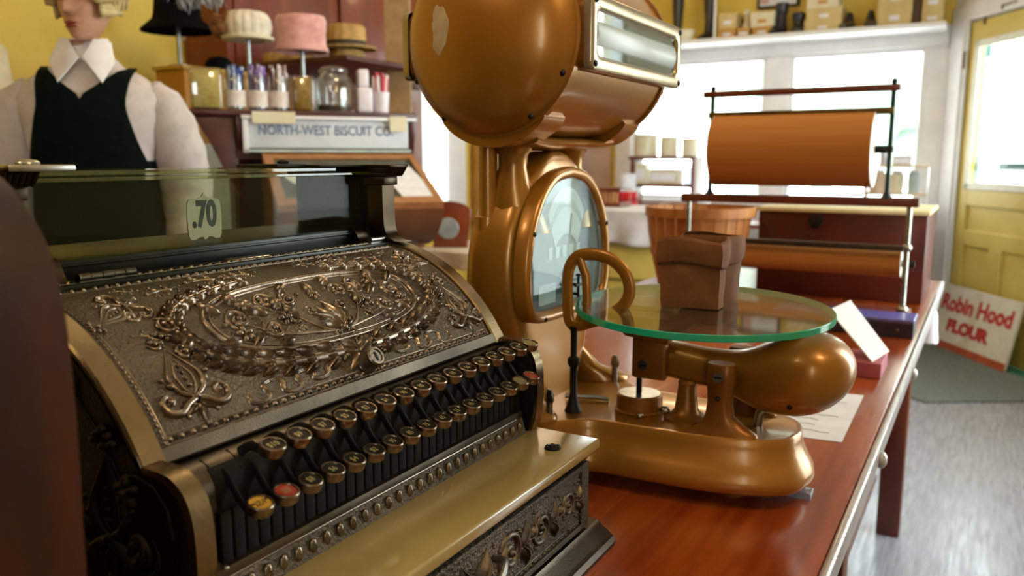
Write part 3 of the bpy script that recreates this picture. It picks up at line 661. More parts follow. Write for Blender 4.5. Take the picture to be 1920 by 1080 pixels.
# price flag .70
fl=[(x,z) for x,z in [(-.0185,.004),(-.0165,.0),(-.0115,-.0005),(-.008,.0015),(-.0035,.002),(0,-.0015),(.0035,.002),(.008,.0015),(.0115,-.0005),(.0165,.0),(.0185,.004),(.0192,.02),(.0185,.033),(.0165,.0365),(.006,.038),(.002,.0395),(0,.0425),(-.002,.0395),(-.006,.038),(-.0165,.0365),(-.0185,.033),(-.0192,.02)]]
b=MB(); b.prism([(-.63,.512+x,1.1665+z) for x,z in fl],(.0016,0,0)); flag=b.build('price_flag',mat('cream_enamel','#d8d6cc','#e2e0d6',rough=.45),reg,label='cream flag reading .70')
text('numeral','.70',.0335,frame((-.6282,.5115,1.1885),(0,1,0),(0,0,1)),M_black,flag,ext=.0003,bold=.0011,sx=.68)
# ================================================================== dark wooden cabinet in the near left corner
Mw=mat('dark_walnut','#120603','#46200f',rough=.38,scale=5,stretch=(4,4,1),coat=.15,spec=.4,rvar=.1)
wc=thing('wooden_case','dark walnut case with a rounded shoulder at the near left end of the register','case',(-.5,.1,CT))
pf=[(p.x,p.y) for p in cr([(-.335,CT+.02),(-.3375,.95),(-.3385,1.054),(-.336,1.125),(-.3375,1.172),(-.344,1.199),(-.357,1.217),(-.379,1.233),(-.43,1.25),(-.5,1.256)],6)]
b=MB(); b.prism([(x,.0,z) for x,z in pf]+[(-.72,.0,1.256),(-.72,.0,CT+.02)],(0,.2,0),.006,seg=3); b.build('body',Mw,wc)
b=MB(); b.box(-.74,-.318,-.012,.212,CT,CT+.022,.004); b.build('base',Mw,wc)
b=MB(); b.prism([(x+.0035,.03,z) for x,z in pf[3:20]]+[(x-.002,.03,z) for x,z in pf[3:20][::-1]],(0,.02,0),.001); b.build('inlay_band',mat('black_inlay','#120a06',rough=.35,coat=.4),wc)
# ================================================================== COUNTER SCALE
sy=.945
scl=thing('counter_scale','large bronze-painted antique barrel scale with round glass platter on the counter','scale',(-.38,sy,CT))
half=[(-.164,0),(-.1655,-.012),(-.172,-.034),(-.191,-.052),(-.228,-.066),(-.275,-.0735),(-.34,-.0765),(-.385,-.080),(-.415,-.098),(-.435,-.124),(-.462,-.137),(-.55,-.137),(-.592,-.118),(-.606,-.06),(-.608,0)]
hp=[(p.x,p.y) for p in cr([(a,b_,0) for a,b_ in half],4)]
outl=[(x,sy+y) for x,y in hp]+[(x,sy-y) for x,y in hp[-2:0:-1]]
def offset(pl,d):
    n=len(pl); o=[]
    for i in range(n):
        a=pl[i-1];c=pl[(i+1)%n]; dx,dy=c[0]-a[0],c[1]-a[1]; l=math.hypot(dx,dy) or 1; o.append((pl[i][0]+dy/l*d,pl[i][1]-dx/l*d))
    return o
_A=sum(outl[i-1][0]*outl[i][1]-outl[i][0]*outl[i-1][1] for i in range(len(outl))); SG=1 if _A>0 else -1
b=MB(); b.loft([[(x,y,z) for x,y in offset(outl,SG*d)] for z,d in ((.866,-.004),(.867,.006),(.871,.0125),(.878,.0155),(.886,.0145),(.896,.009),(.908,.003),(.92,.0),(.928,-.0005),(.9305,-.002),(.9308,-.005),(.9296,-.008))])
base=b.build('base',M_gold,scl,smooth=50)
for x,y in ((-.235,sy-.025),(-.235,sy+.025),(-.55,sy-.1),(-.55,sy+.1)):
    b=MB(); b.lathe([(0,CT),(.014,CT),(.015,.857),(.011,.8665),(0,.8665)],(x,y,0),seg=16); b.build('foot',M_goldd,scl)
b=MB(); b.box(-.19,-.150,sy-.004,sy+.018,CT,CT+.009,.002); b.build('foot_pad',glass('clear_plastic','#dfe4ee',gloss=.08,body='#c8cede',bodyf=.35),scl,label='clear plastic pad under the base corner')
# column
def sring(xb,xf,hy,z,e=4.6,n=56):
    xc,hx=(xb+xf)/2,(xf-xb)/2; o=[]
    for k in range(n):
        t=2*PI*k/n; c,s_=math.cos(t),math.sin(t); o.append((xc+hx*abs(c)**(2/e)*(1 if c>0 else -1),sy+hy*abs(s_)**(2/e)*(1 if s_>0 else -1),z))
    return o
b=MB(); secs=[(.928,-.555,-.475,.055),(.938,-.553,-.474,.066),(.955,-.556,-.4745,.081),(.98,-.56,-.4745,.097),(1.01,-.562,-.4745,.107),(1.05,-.562,-.4745,.113),(1.09,-.562,-.4745,.117),(1.125,-.56,-.4745,.116),(1.155,-.557,-.4745,.110),(1.185,-.552,-.4745,.098),(1.21,-.546,-.4745,.081),(1.23,-.54,-.4745,.058),(1.244,-.53,-.478,.033),(1.25,-.515,-.485,.012)]
b.loft([sring(a,c,h,z) for z,a,c,h in secs]); b.build('column',M_gold,scl,smooth=60)
for sg in (-1,1):
    b=MB(); b.loft([[(x0+dx*math.cos(t),sy+sg*.112+dy*math.sin(t)-sg*sh,z) for t in [2*PI*k/24 for k in range(24)]] for z,x0,dx,dy,sh in ((.9285,-.475,.05,.034,0),(.934,-.475,.05,.034,0),(.939,-.48,.046,.028,.006),(.95,-.495,.036,.02,.02),(.975,-.505,.028,.016,.034),(1.0,-.51,.022,.012,.042))]); b.build('column_foot',M_gold,scl,smooth=60)
    # thin side post with its sleeve, and the horn that carries the barrel
    y=.848 if sg<0 else 1.042
    b=MB(); b.cyl((-.527,y,1.165),(-.527,y,1.262),.0112,seg=20); b.build('post',M_gold,scl)
    b=MB(); b.lathe([(.0,1.0),(.012,1.01),(.0185,1.06),(.0175,1.14),(.0168,1.17),(.013,1.1725),(0,1.1725)],(-.530,y+ (.004 if sg<0 else -.004),0),seg=20); b.build('post_sleeve',M_gold,scl)
    yh=sy+sg*.078
    b=MB(); b.loft([[(xx+rx*math.cos(t),yh+dy+ry*math.sin(t),z) for t in [2*PI*k/24 for k in range(24)]] for z,xx,rx,ry,dy in ((1.15,-.508,.045,.04,-sg*.018),(1.185,-.506,.034,.03,-sg*.008),(1.21,-.505,.024,.02,0),(1.23,-.504,.018,.016,0),(1.245,-.503,.0185,.017,0),(1.256,-.502,.026,.024,0),(1.263,-.502,.034,.03,0))]); b.build('neck',M_gold,scl,smooth=60)
# dial window in the column
dp=[(p.x,p.y) for p in cr([(0,1.045,0),(.055,1.0455,0),(.088,1.05,0),(.101,1.066,0),(.1055,1.095,0),(.103,1.13,0),(.092,1.165,0),(.07,1.197,0),(.038,1.218,0),(0,1.2245,0)],5)]
dp=[(a*1.085,z) for a,z in dp]; ol=[(sy+a,z) for a,z in dp]+[(sy-a,z) for a,z in dp[-2:0:-1]]
def dX(z): return -0.4665-.0*(z-1.045)
def scaled(pl,d): return offset(pl,d*(1 if sum(pl[i-1][0]*pl[i][1]-pl[i][0]*pl[i-1][1] for i in range(len(pl)))>0 else -1))
b=MB(); n=len(ol)
rings=[]
for d,x in ((.006,-0.4780),(.006,-0.4625),(.003,-0.4585),(-.002,-0.4575),(-.006,-0.4605),(-.0085,-0.4645),(-.0085,-0.4720)): rings.append([(x,y,z) for y,z in scaled(ol,d)])
b.loft(rings,False); ring=b.build('dial_frame',M_gold,scl,smooth=60)
for y,z in ((sy-.105,1.152),(sy+.105,1.152),(sy-.075,1.045)):
    b=MB(); b.ell((-0.4585,y,z),(.003,.0032,.0032),seg=10,rings=8); b.build('screw',M_black,ring)
b=MB(); b.prism([(-0.4705,y,z) for y,z in scaled(ol,-.008)],(.0015,0,0)); dface=b.build('dial_face',mat('dial_face_grey','#34363a','#50535a',rough=.5,scale=7),scl)
M_dw=mat('dial_white','#cfd3d6','#e2e5e8',rough=.6)
b=MB()
fan=[(sy+ .075*math.sin(R(a)),1.085+.12*math.cos(R(a))) for a in range(-44,45,4)]; fan2=[(sy+ .045*math.sin(R(a)),1.085+.06*math.cos(R(a))) for a in range(44,-45,-4)]
b.prism([(-0.4688,y,z) for y,z in fan+fan2],(.0008,0,0))
for k in range(5): b.box(-0.4688,-0.4682,sy-.05+.02*k,sy-.04+.02*k,1.115,1.13)
b.box(-0.4688,-0.4681,sy-.075,sy-.03,1.06,1.085); b.box(-0.4688,-0.4681,sy+.01,sy+.05,1.058,1.08); b.build('dial_chart',M_dw,dface,smooth=0)
b=MB()
for k in range(23): 
    a=R(-44+4*k); b.box(-0.4682,-0.4678,sy+.1*.62*math.sin(a)-.0006,sy+.1*.62*math.sin(a)+.0006,1.085+.1*math.cos(a)-.006,1.085+.1*math.cos(a)+.006)
b.tube([(-0.4675,sy-.004,1.07),(-0.4675,sy+.012,1.17)],.0014,seg=6); b.cyl((-0.4690,sy-.004,1.07),(-0.4660,sy-.004,1.07),.006); b.build('dial_marks',M_black,dface,smooth=0)
b=MB(); b.prism([(-0.4645,y,z) for y,z in scaled(ol,-.0075)],(.001,0,0)); b.build('dial_glass',glass('dial_glass','#e6efee',gloss=.03,refl=.45,rough=.02),scl,smooth=0)
b=MB()
for z in (1.078,1.066): b.cyl((-0.4605,sy+.005,z),(-0.4520,sy+.005,z),.0022,seg=8)
b.cyl((-0.4530,sy-.004,1.078),(-0.4530,sy+.014,1.078),.002,seg=8); b.cyl((-0.4530,sy+.005,1.062),(-0.4530,sy+.005,1.09),.0018,seg=8); b.ell((-0.4530,sy+.005,1.091),(.004,.004,.002),seg=10,rings=6)
b.build('dial_stop',M_dark,scl)
# barrel
bx,bz,bR=-.501,1.376,.109; BY0,BY1=.815,1.095
b=MB(); b.lathe([(bR-.004,0),(bR,0),(bR,BY1-BY0),(bR-.004,BY1-BY0)],(bx,BY0,bz),(0,1,0),seg=72,cap=False); barrel=b.build('barrel',M_gold,scl,smooth=40)
def dome(r): return .05*math.sqrt(max(0,1-(r/.1095)**2))
for y,sg in ((BY0,-1),(BY1,1)):
    b=MB(); pr=[(0,dome(0))]+[(.0105*k,dome(.0105*k)) for k in range(1,11)]+[(.1090,.004),(.1122,.003),(.1125,-.006),(.109,-.007)]
    b.lathe(pr,(bx,y,bz),(0,sg,0),seg=72,cap=False); cap=b.build('end_cap',M_goldd if sg>0 else M_gold,scl,smooth=50)
    b=MB()
    for a in (-25,-57,-123,-155):
        b.ell((bx+.106*math.cos(R(a)),y+sg*.012,bz+.106*math.sin(R(a))),(.004,.003,.004),seg=10,rings=8)
    b.build('screw',M_black,cap)
    if sg<0:
        rg=random.Random(11); b=MB(); N=36; rings=[]
        for f in (0,.5,.97,1.0):
            ring=[]
            for k in range(N):
                t=2*PI*k/N; jag=1+.07*math.sin(3*t+1)+.05*math.sin(7*t)+(-.22 if 2.6<t<3.7 else 0)*(1 if k%2 else .7)
                x=-.040+.0135*jag*f*math.cos(t); z=.006+.0265*jag*f*math.sin(t); r=math.hypot(x,z); ring.append((bx+x,y-dome(r)-(.0006 if f<1 else -.0003),bz+z))
            rings.append(ring)
        b.loft(rings,True,ends=(True,False)); b.build('torn_label',mat('torn_cream_label','#b59a72','#c9b48e',rough=.7,scale=60),cap,label='torn remains of a cream sticker')
# saddle under the barrel
b=MB()
for y0_,y1_ in ((BY0-.002,BY0+.05),(BY1-.05,BY1+.002)):
    rings=[]
    for k in range(25):
        a=R(-128+76*k/24); f=math.sin(PI*k/24)**.6; t=.004+.010*f
        c,s_=math.cos(a),math.sin(a); rings.append([(bx+bR*c,y0_,bz+bR*s_),(bx+(bR+t)*c,y0_,bz+(bR+t)*s_),(bx+(bR+t)*c,y1_,bz+(bR+t)*s_),(bx+bR*c,y1_,bz+bR*s_)])
    b.loft(rings,True)
b.loft([[(bx+w*math.cos(t)*1.0,y,z+h*math.sin(t)) for t in [2*PI*k/20 for k in range(20)]] for y,w,h,z in ((BY0+.03,.045,.009,1.2625),(BY0+.06,.04,.009,1.260),(sy,.036,.009,1.259),(BY1-.06,.04,.009,1.260),(BY1-.03,.045,.009,1.2625))])
b.build('saddle',M_gold,scl,smooth=50)
# window housings on both sides of the barrel
for sg in (1,-1):
    b=MB(); xp=-.375 if sg>0 else -.627; xi=bx+sg*.085
    yw0,yw1=BY0-.002,BY1+.005; zc,hz=1.374,.040
    b.loft([[(x,(yw0+yw1)/2+u,zc+v) for u,v in rrect(0,0,yw1-yw0+g,2*hz+g,.012)] for x,g in ((xi,-.006),(xi+sg*.012,-.004),(xp-sg*.010,-.004))],True); hs=b.build('window_housing',M_goldd,scl,smooth=50)
    b=MB(); op=lambda g:[((yw0+yw1)/2+u,zc+v) for u,v in rrect(0,.0,yw1-yw0-.034+g,2*hz-.034+g,.010)]; ou=lambda g:[((yw0+yw1)/2+u,zc+v) for u,v in rrect(0,0,yw1-yw0+g,2*hz+g,.009)]
    b.loft([[(x,y,z) for y,z in q] for x,q in ((xp-sg*.010,ou(0)),(xp-sg*.002,ou(0)),(xp,ou(-.003)),(xp+sg*.0005,op(.012)),(xp-sg*.001,op(.004)),(xp-sg*.006,op(0)),(xp-sg*.011,op(0)))],False)
    b.build('window_frame',mat('bright_bronze','#a89878','#bcae90',rough=.25,metal=.8,scale=20),hs,smooth=50,label='bright bronze window frame')
    b=MB(); b.lathe([(.0285,0),(.029,.001),(.029,yw1-yw0-.036),(.0285,yw1-yw0-.035)],(xp-sg*.03,yw0+.018,zc),(0,1,0),seg=48); b.build('chart_drum',mat('pale_chart_drum','#b8c4c4','#d8e0e0',rough=.3,kind='wave',scale=9,stretch=(.2,.2,3)),hs)
    b=MB(); b.prism([(xp-sg*.005,y,z) for y,z in op(.001)],(.001,0,0)); b.build('window_glass',glass('reading_window_glass','#dfeaea',gloss=.12,rough=.02),hs,smooth=0)
    b=MB()
    for y in (yw0+.008,yw1-.008):
        for z in (zc-hz+.007,zc+hz-.007): b.ell((xp+sg*.0005,y,z),(.0025,.0036,.0036),seg=10,rings=8)
    b.build('screw',M_black,hs)
b=MB(); b.box(-.47,-.466,.93,.945,bz+.1045,bz+.1065,.0005); b.build('barrel_slot',M_black,barrel)
# mechanism on the base
b=MB(); b.lathe([(0,.9295),(.030,.9295),(.031,.932),(.0285,.934),(.0282,.9505),(.0265,.952),(0,.952)],(-.357,.93,0),seg=32); b.use(1).lathe([(0,.9521),(.0255,.9521),(.0255,.9528),(0,.9528)],(-.357,.93,0),seg=32); dash=b.build('dash_pot',[M_goldd,M_steel],scl)
b=MB(); b.cyl((-.358,.93,.952),(-.358,.93,1.03),.0036,seg=12); b.build('rod',M_dark,dash)
b=MB(); b.ell((-.322,.924,.937),(.007,.006,.005),seg=10,rings=8); b.ell((-.345,.9,.9325),(.005,.004,.004),seg=10,rings=8); b.build('thumb_nut',M_steel,dash)
b=MB(); b.lathe([(0,.9295),(.0275,.9295),(.0275,.932),(.02,.9345),(.0145,.941),(.0125,.955),(.0105,.9725),(.0115,.974),(.0085,.977),(0,.978)],(-.2965,.93,0),seg=28); b.build('bumper_post',M_goldd,scl)
for y,sg in ((.898,-1),(.992,1)):
    b=MB(); secs=[(.929,-.245,.034,.016),(.933,-.244,.032,.015),(.939,-.246,.022,.0125),(.95,-.247,.0165,.0115),(.965,-.247,.0145,.011),(.985,-.247,.0155,.0115),(.987,-.247,.017,.012),(1.008,-.247,.017,.012),(1.011,-.247,.0155,.0105)]
    b.loft([[(x+hx*(abs(math.cos(t))**.7)*(1 if math.cos(t)>0 else -1)+(max(0,math.cos(t))*.008 if z<.94 else 0),y+hy*math.sin(t),z) for t in [2*PI*k/24 for k in range(24)]] for z,x,hx,hy in secs]); pil=b.build('pivot_post',M_goldd,scl,smooth=50)
    b=MB(); b.cyl((-.247,y-.0125,.997),(-.247,y-.0145,.997),.0062,seg=16); b.use(1).box(-.2515,-.2425,y-.0152,y-.0143,.9962,.9978); b.ell((-.247,y-.0112,.972),(.003,.003,.003),seg=8,rings=6); b.build('screw',[M_steel,M_black],pil)
# beam with its rounded counterweight end
b=MB(); bs=[(-.350,.999,.016,.010),(-.343,.998,.022,.016),(-.318,.996,.0235,.019),(-.29,.993,.023,.021),(-.265,.992,.023,.0225),(-.24,.989,.027,.028),(-.22,.989,.035,.038),(-.2,.993,.043,.050),(-.18,.998,.0475,.055),(-.16,1.001,.048,.058),(-.142,1.003,.043,.054),(-.126,1.005,.033,.043),(-.116,1.006,.021,.028),(-.111,1.007,.008,.011)]
b.loft([[(x,sy+hy*(abs(math.cos(t))**.8)*(1 if math.cos(t)>0 else -1),z+hz*(abs(math.sin(t))**.8)*(1 if math.sin(t)>0 else -1)) for t in [2*PI*k/36 for k in range(36)]] for x,z,hz,hy in bs]); beam=b.build('beam',M_gold,scl,smooth=60,sub=1)
b=MB(); b.ell((-.17,sy-.05,.972),(.003,.003,.003),seg=8,rings=6); b.build('screw',M_dark,beam)
b=MB(); b.box(-.364,-.320,.916,.93,.974,1.026,.004); b.prism([(x,.913,z) for x,z in ((-.372,1.026),(-.395,1.050),(-.31,1.052),(-.318,1.02))],(0,.02,0),.002)
b.loft([[(x+w*math.cos(t),sy-.015+w*.55*math.sin(t),z) for t in [2*PI*k/20 for k in range(20)]] for x,z,w in ((-.345,1.02,.02),(-.345,1.04,.03),(-.34,1.053,.05))])
hang=b.build('hanger',M_goldd,scl)
b=MB(); b.cyl((-.348,.916,.992),(-.348,.9135,.992),.0062,seg=16); b.use(1).box(-.3525,-.3435,.9128,.9136,.9912,.9928); b.build('screw',[M_steel,M_black],hang)
# platter support and glass platter, a little off level
Pc=Vector((-.288,.948,1.062)); tl=Matrix.Rotation(R(1.4),4,Vector((.864,.503,0)))   # near side slightly lower
b=MB(); b.T=Matrix.Translation(Pc)@tl
b.lathe([(0,-.020),(.030,-.019),(.042,-.012),(.046,-.0045),(0,-.0045)],(.075,-.004,0),seg=28)
for a in (10,90,180,270): b.tube([(0,0,-.008),(.1*math.cos(R(a)),.1*math.sin(R(a)),-.0075)],.006,seg=8,flat=(1.4,.55))
b.lathe([(0,-.014),(.03,-.014),(.032,-.0045),(0,-.0045)],(0,0,0),seg=24)
b.build('platter_support',M_goldd,scl)
pr=.1515
b=MB(); b.T=Matrix.Translation(Pc)@tl; b.lathe([(0,.004),(pr-.0008,.004)],(0,0,0),seg=96,cap=False); b.lathe([(0,-.004),(pr-.0008,-.004)],(0,0,0),seg=96,cap=False)
gl=b.build('glass_platter',glass('platter_glass','#eef8f4',gloss=.15,refl=1.2,rough=.05,body='#a0a098',bodyf=.05),scl,smooth=0,label='round glass platter')
b=MB(); b.T=Matrix.Translation(Pc)@tl; b.lathe([(pr-.0008,.004),(pr,.0032),(pr,-.0032),(pr-.0008,-.004),(pr-.0035,-.0035),(pr-.0035,.0035)],(0,0,0),seg=96,cap=False); b.lathe([(pr-.0035,.0035),(pr-.0008,.004)],(0,0,0),seg=96,cap=False)
b.build('glass_edge',glass('green_glass_edge','#6ad8bc',gloss=.2,rough=.1,body='#3fe4c0',bodyf=.6),gl,smooth=30,label='green edge of the glass platter')
# poise loop beside the platter
b=MB(); lp=cr([(-.434,0,1.045),(-.4365,0,1.078),(-.435,0,1.107),(-.424,0,1.123),(-.405,0,1.1275),(-.381,0,1.1235),(-.362,0,1.108),(-.3555,0,1.088),(-.362,0,1.07),(-.38,0,1.056),(-.405,0,1.045),(-.424,0,1.039)],5,closed=True)
b.tube([(p.x,.885,p.z) for p in lp],.0052,seg=12,closed=True,flat=(1.45,.6),up=(0,1,0))
b.tube([(-.421,.885,1.122),(-.412,.885,1.1),(-.410,.885,1.07),(-.42,.885,1.045)],.005,seg=8,flat=(1.2,.7),up=(0,1,0)); loop=b.build('carrying_loop',M_gold,scl,smooth=60)
b=MB(); b.lathe([(0,.929),(.011,.93),(.008,.936),(.0045,.95),(.0045,.985),(.0075,.99),(.0075,.997),(.004,1.0),(.004,1.03),(.006,1.036),(0,1.04)],(-.427,.885,0),seg=16); b.build('loop_stem',M_dark,scl)
# small nickel fittings on the base
for x,y in ((-.436,.838),(-.436,1.037)):
    b=MB(); b.cyl((x,y,.929),(x,y,.952),.0042,seg=12); b.loft([[(x+w*math.cos(t),y+.0018*math.sin(t),z) for t in [2*PI*k/12 for k in range(12)]] for z,w in ((.95,.004),(.954,.0065),(.962,.006),(.968,.003))]); b.build('thumb_screw',M_steel,scl)
b=MB(); b.tube([(-.458,.925,.9345),(-.42,.94,.9345),(-.404,.944,.933)],.0032,seg=8); b.tube([(-.452,.938,.9365),(-.446,.918,.9365)],.0035,seg=8); b.build('locking_lever',M_steel,scl)
b=MB(); b.tube([(-.215,.945,.930),(-.213,.945,.945),(-.2,.95,.957)],.0055,seg=10); b.ell((-.198,.951,.959),(.009,.007,.006),seg=12,rings=8); b.build('catch',M_steel,scl)
# ================================================================== paper bag on the platter
M_bag=mat('kraft_bag','#6e4220','#7e5029',rough=.85,scale=40,bump=.25,bscale=60,bdist=.003)
bag=thing('paper_bag','small open brown paper bag with folded cuff on the glass platter','paper bag',(-.295,.95,1.0665))
A0=Vector((-.3275,.914,0)); ux=Vector((.0655,.0125,0)); uy=Vector((.001,.084,0))
def bagpt(s_,z,g=0):
    """s_ runs round the four sides 0..4"""
    cor=[(0,0),(1,0),(1,1),(0,1)]; i=int(s_)%4; t=s_-int(s_); a,c=cor[i],cor[(i+1)%4]
    p=(a[0]+(c[0]-a[0])*t,a[1]+(c[1]-a[1])*t); h=(z-1.066)/.09
    inw=-.0 
    q=A0+ux*(p[0]*(1+.06*h)-.03*h)+uy*(p[1]*(1+.1*h)-.05*h)
    n=(q-(A0+ux*.5+uy*.5)); n.z=0; n.normalize()
    gus=-.010*math.exp(-((t-.5)/.16)**2)*(1 if i in (1,3) else .12)*(1-.3*h)
    wr=.0016*noise.noise(Vector((q.x*90,q.y*90,z*70)))
    return q+n*(g+gus+wr)+Vector((0,0,z))
b=MB(); N=48
b.loft([[bagpt(4*k/N,z) for k in range(N)] for z in (1.0668,1.074,1.082,1.09,1.098,1.106,1.114,1.122,1.13,1.138,1.1455)],True,ends=(True,False)); b.build('body',M_bag,bag,smooth=30,solid=.0006)
b=MB()
def cuff(k,f):
    s_=4*k/N; z=1.116+.004*math.sin(s_*3+.5)+(.0315-.004*math.sin(s_*3+.5)*.6+.002*math.sin(s_*5))*f
    return bagpt(s_,z,.0028+.0022*math.sin(PI*f)-(.003 if f>.95 else 0))
b.loft([[cuff(k,f) for k in range(N)] for f in (0,.12,.3,.5,.7,.88,1)],False); b.build('cuff',M_bag,bag,smooth=30,solid=.0006)
# ================================================================== things lying on the counter
b=MB(); 
def flat(b,pts,z,t): return b.prism([(x,y,z) for x,y in pts],(0,0,t))
flat(b,[(-.154,1.43),(-.150,1.17),(-.30,1.15),(-.31,1.41)],CT+.0003,.0006); sh=b.build('paper_sheet',M_paper,smooth=0); tag(sh,'white paper sheet with faint handwriting lying behind the scale','paper')
b=MB()
for k in range(7):
    y=1.2+.028*k; b.tube([(-.28+.012*j,y+.003*math.sin(j*2.1+k),CT+.0012) for j in range(8 if k%3 else 10)],.0005,seg=4)
WM[sh]=Matrix.Identity(4); b.build('handwriting',mat('faint_pencil','#a5a5ad',rough=.9),sh)
cd=thing('card_stand','tilted glossy white card in a dusky pink holder near the counter edge','card holder',(-.165,1.62,CT))
b=MB(); b.box(-.205,-.142,1.555,1.66,CT,CT+.028,.002); b.build('holder',mat('dusky_pink_card','#a85468','#b8657a',rough=.55),cd,smooth=0)
b=MB(); P=[Vector(p) for p in ((-.142,1.57,CT+.02),(-.158,1.60,CT+.03),(-.272,1.66,CT+.098),(-.245,1.615,CT+.095))]
P=[Vector((-.158,1.560,CT+.028)),Vector((-.140,1.655,CT+.030)),Vector((-.222,1.715,CT+.112)),Vector((-.246,1.615,CT+.106))]
nrm=(P[1]-P[0]).cross(P[3]-P[0]).normalized(); b.prism(P,nrm*.002); b.build('card',mat('glossy_white_card','#f2f4f6','#ffffff',rough=.12,coat=.6),cd,smooth=0)
# ================================================================== PAPER ROLL CUTTER at the far end of the counter
M_kraft=mat('kraft_roll','#b5712a','#c07d34',rough=.75,scale=3,stretch=(1,1,60),bump=.03)
M_rend=mat('roll_end','#ddd6c6','#e8e2d4',rough=.8,kind='wave',scale=30)
M_redw=mat('red_brown_wood','#5e2410','#743018',rough=.4,scale=8,stretch=(1,6,6),coat=.2)
pc=thing('paper_roll_cutter','iron rack with two brown wrapping paper rolls at the far end of the counter','paper cutter',(-.43,2.15,CT))
cy=2.15
b=MB(); b.box(-.72,-.145,cy-.07,cy+.085,CT,CT+.022,.003); b.build('base_board',M_redw,pc)
for x in (-.698,-.160):
    b=MB(); b.cyl((x,cy,CT+.02),(x,cy,1.13),.0065,seg=14); b.ell((x,cy,CT+.03),(.014,.014,.012)); b.ell((x,cy,1.03),(.012,.012,.011)); b.build('lower_post',M_steel,pc)
for x in (-.643,-.212):
    b=MB(); b.cyl((x,cy,1.14),(x,cy,1.405),.0055,seg=14); b.lathe([(0,1.145),(.016,1.146),(.008,1.156),(.0055,1.165)],(x,cy,0),seg=14); b.ell((x,cy,1.42),(.007,.007,.008)); b.build('upper_post',mat('dark_green_iron','#14201e','#1e2c2a',rough=.4,metal=.5),pc)
b=MB(); b.box(-.717,-.140,cy-.014,cy+.014,1.127,1.149,.003); b.build('shelf_bar',M_redw,pc)
b=MB(); b.box(-.668,-.197,cy-.01,cy+.01,1.398,1.414,.004); b.build('top_bar',M_redw,pc)
b=MB(); b.box(-.65,-.207,cy-.016,cy+.012,1.345,1.360,.002); b.build('blade_bar',mat('brass_blade','#5a451e','#7a6230',rough=.3,metal=.9),pc)
def roll(name,x0,x1,r,z,par,y=cy):
    b=MB(); b.lathe([(r,0),(r,x1-x0)],(x0,y,z),(1,0,0),seg=56,cap=False); o=b.build(name,M_kraft,par)
    b=MB()
    for x in (x0,x1): b=MB(); b.lathe([(.014,-.001),(r,-.001),(r,.001),(.014,.001)],(x,y,z),(1,0,0),seg=56); b.build('roll_end',M_rend,o)
    b=MB(); b.cyl((x0-.02,y,z),(x1+.03,y,z),.009); b.build('spindle',M_dark,o); return o
ro=roll('large_roll',-.632,-.247,.0915,1.263,pc,cy+.012); 
roll('long_roll',-.69,-.172,.0335,.988,pc,cy+.03)
b=MB(); b.box(-.7,-.165,cy-.02,cy+.0,1.022,1.036,.002); b.build('cutter_bar',mat('old_iron_bar','#33291f','#453829',rough=.45,metal=.6),pc)
b=MB(); b.box(-.22,-.205,cy-.01,cy+.025,1.255,1.27,.002); b.build('bracket',M_dark,pc)
bx_=thing('flat_box','dark blue flat box in front of the paper roll cutter','box',(-.26,1.99,CT))
b=MB(); b.box(-.42,-.119,1.945,2.04,CT,CT+.034,.002); b.build('body',mat('dark_blue_box','#181a2e','#20243c',rough=.4,coat=.3),bx_,smooth=0)
b=MB(); b.box(-.421,-.118,1.944,2.041,CT+.034,CT+.042,.002); b.build('lid',mat('violet_blue_lid','#5a5aa8','#6a6ab8',rough=.3,coat=.3),bx_,smooth=0,label='violet blue lid')
b=MB(); b.ell((-.15,1.943,CT+.018),(.003,.002,.003),seg=8,rings=6); b.build('stud',M_edge,bx_)
# trunk, bushel basket
M_trunk=mat('ox_blood_trunk','#3e0d06','#54140a',rough=.45,scale=7,coat=.15)
tk=thing('trunk','dark red wooden trunk standing behind the paper roll cutter','trunk',(-.42,2.62,CT))
b=MB(); b.box(-.58,-.135,2.44,2.8,CT,1.090,.004); b.build('body',M_trunk,tk)
b=MB(); b.box(-.585,-.13,2.432,2.805,1.090,1.102,.003); b.build('lid',mat('cream_trunk_top','#cfc08e','#ddd0a4',rough=.5),tk,label='cream painted lid')
b=MB(); b.prism([(-.42+x,2.432,1.068+z) for x,z in ((-.018,.014),(.018,.014),(.02,-.004),(.01,-.022),(-.01,-.022),(-.02,-.004))],(0,.01,0),.001); b.build('lock_plate',M_dark,tk)
bk=thing('bushel_basket','round wooden stave bushel basket beside the dark red trunk','basket',(-.75,2.42,CT))
M_st=mat('basket_stave','#a8642a','#c08040',rough=.6,scale=10,stretch=(4,4,.5),bump=.1)
b=MB()
for k in range(26):
    a0,a1=2*PI*k/26,2*PI*(k+.9)/26; rr=[]
    for z,r in ((CT+.004,.115),(CT+.09,.135),(CT+.17,.15),(CT+.245,.158)):
        rr.append([(-.755+q*math.cos(a),2.42+q*.98*math.sin(a),z) for q,a in ((r,a0),(r,a1),(r-.005,a1),(r-.005,a0))])
    b.loft(rr,True)
b.build('staves',M_st,bk)
for z,r in ((CT+.235,.163),(CT+.12,.145)):
    b=MB(); b.lathe([(r-.004,-.014),(r+.002,-.014),(r+.002,.014),(r-.004,.014)],(-.75,2.42,z),seg=40,cap=False); b.loft([]) if 0 else None; b.build('hoop',M_st,bk)
b=MB(); b.lathe([(0,0),(.114,0),(.114,.006),(0,.006)],(-.75,2.42,CT+.002),seg=32); b.build('bottom',M_st,bk)
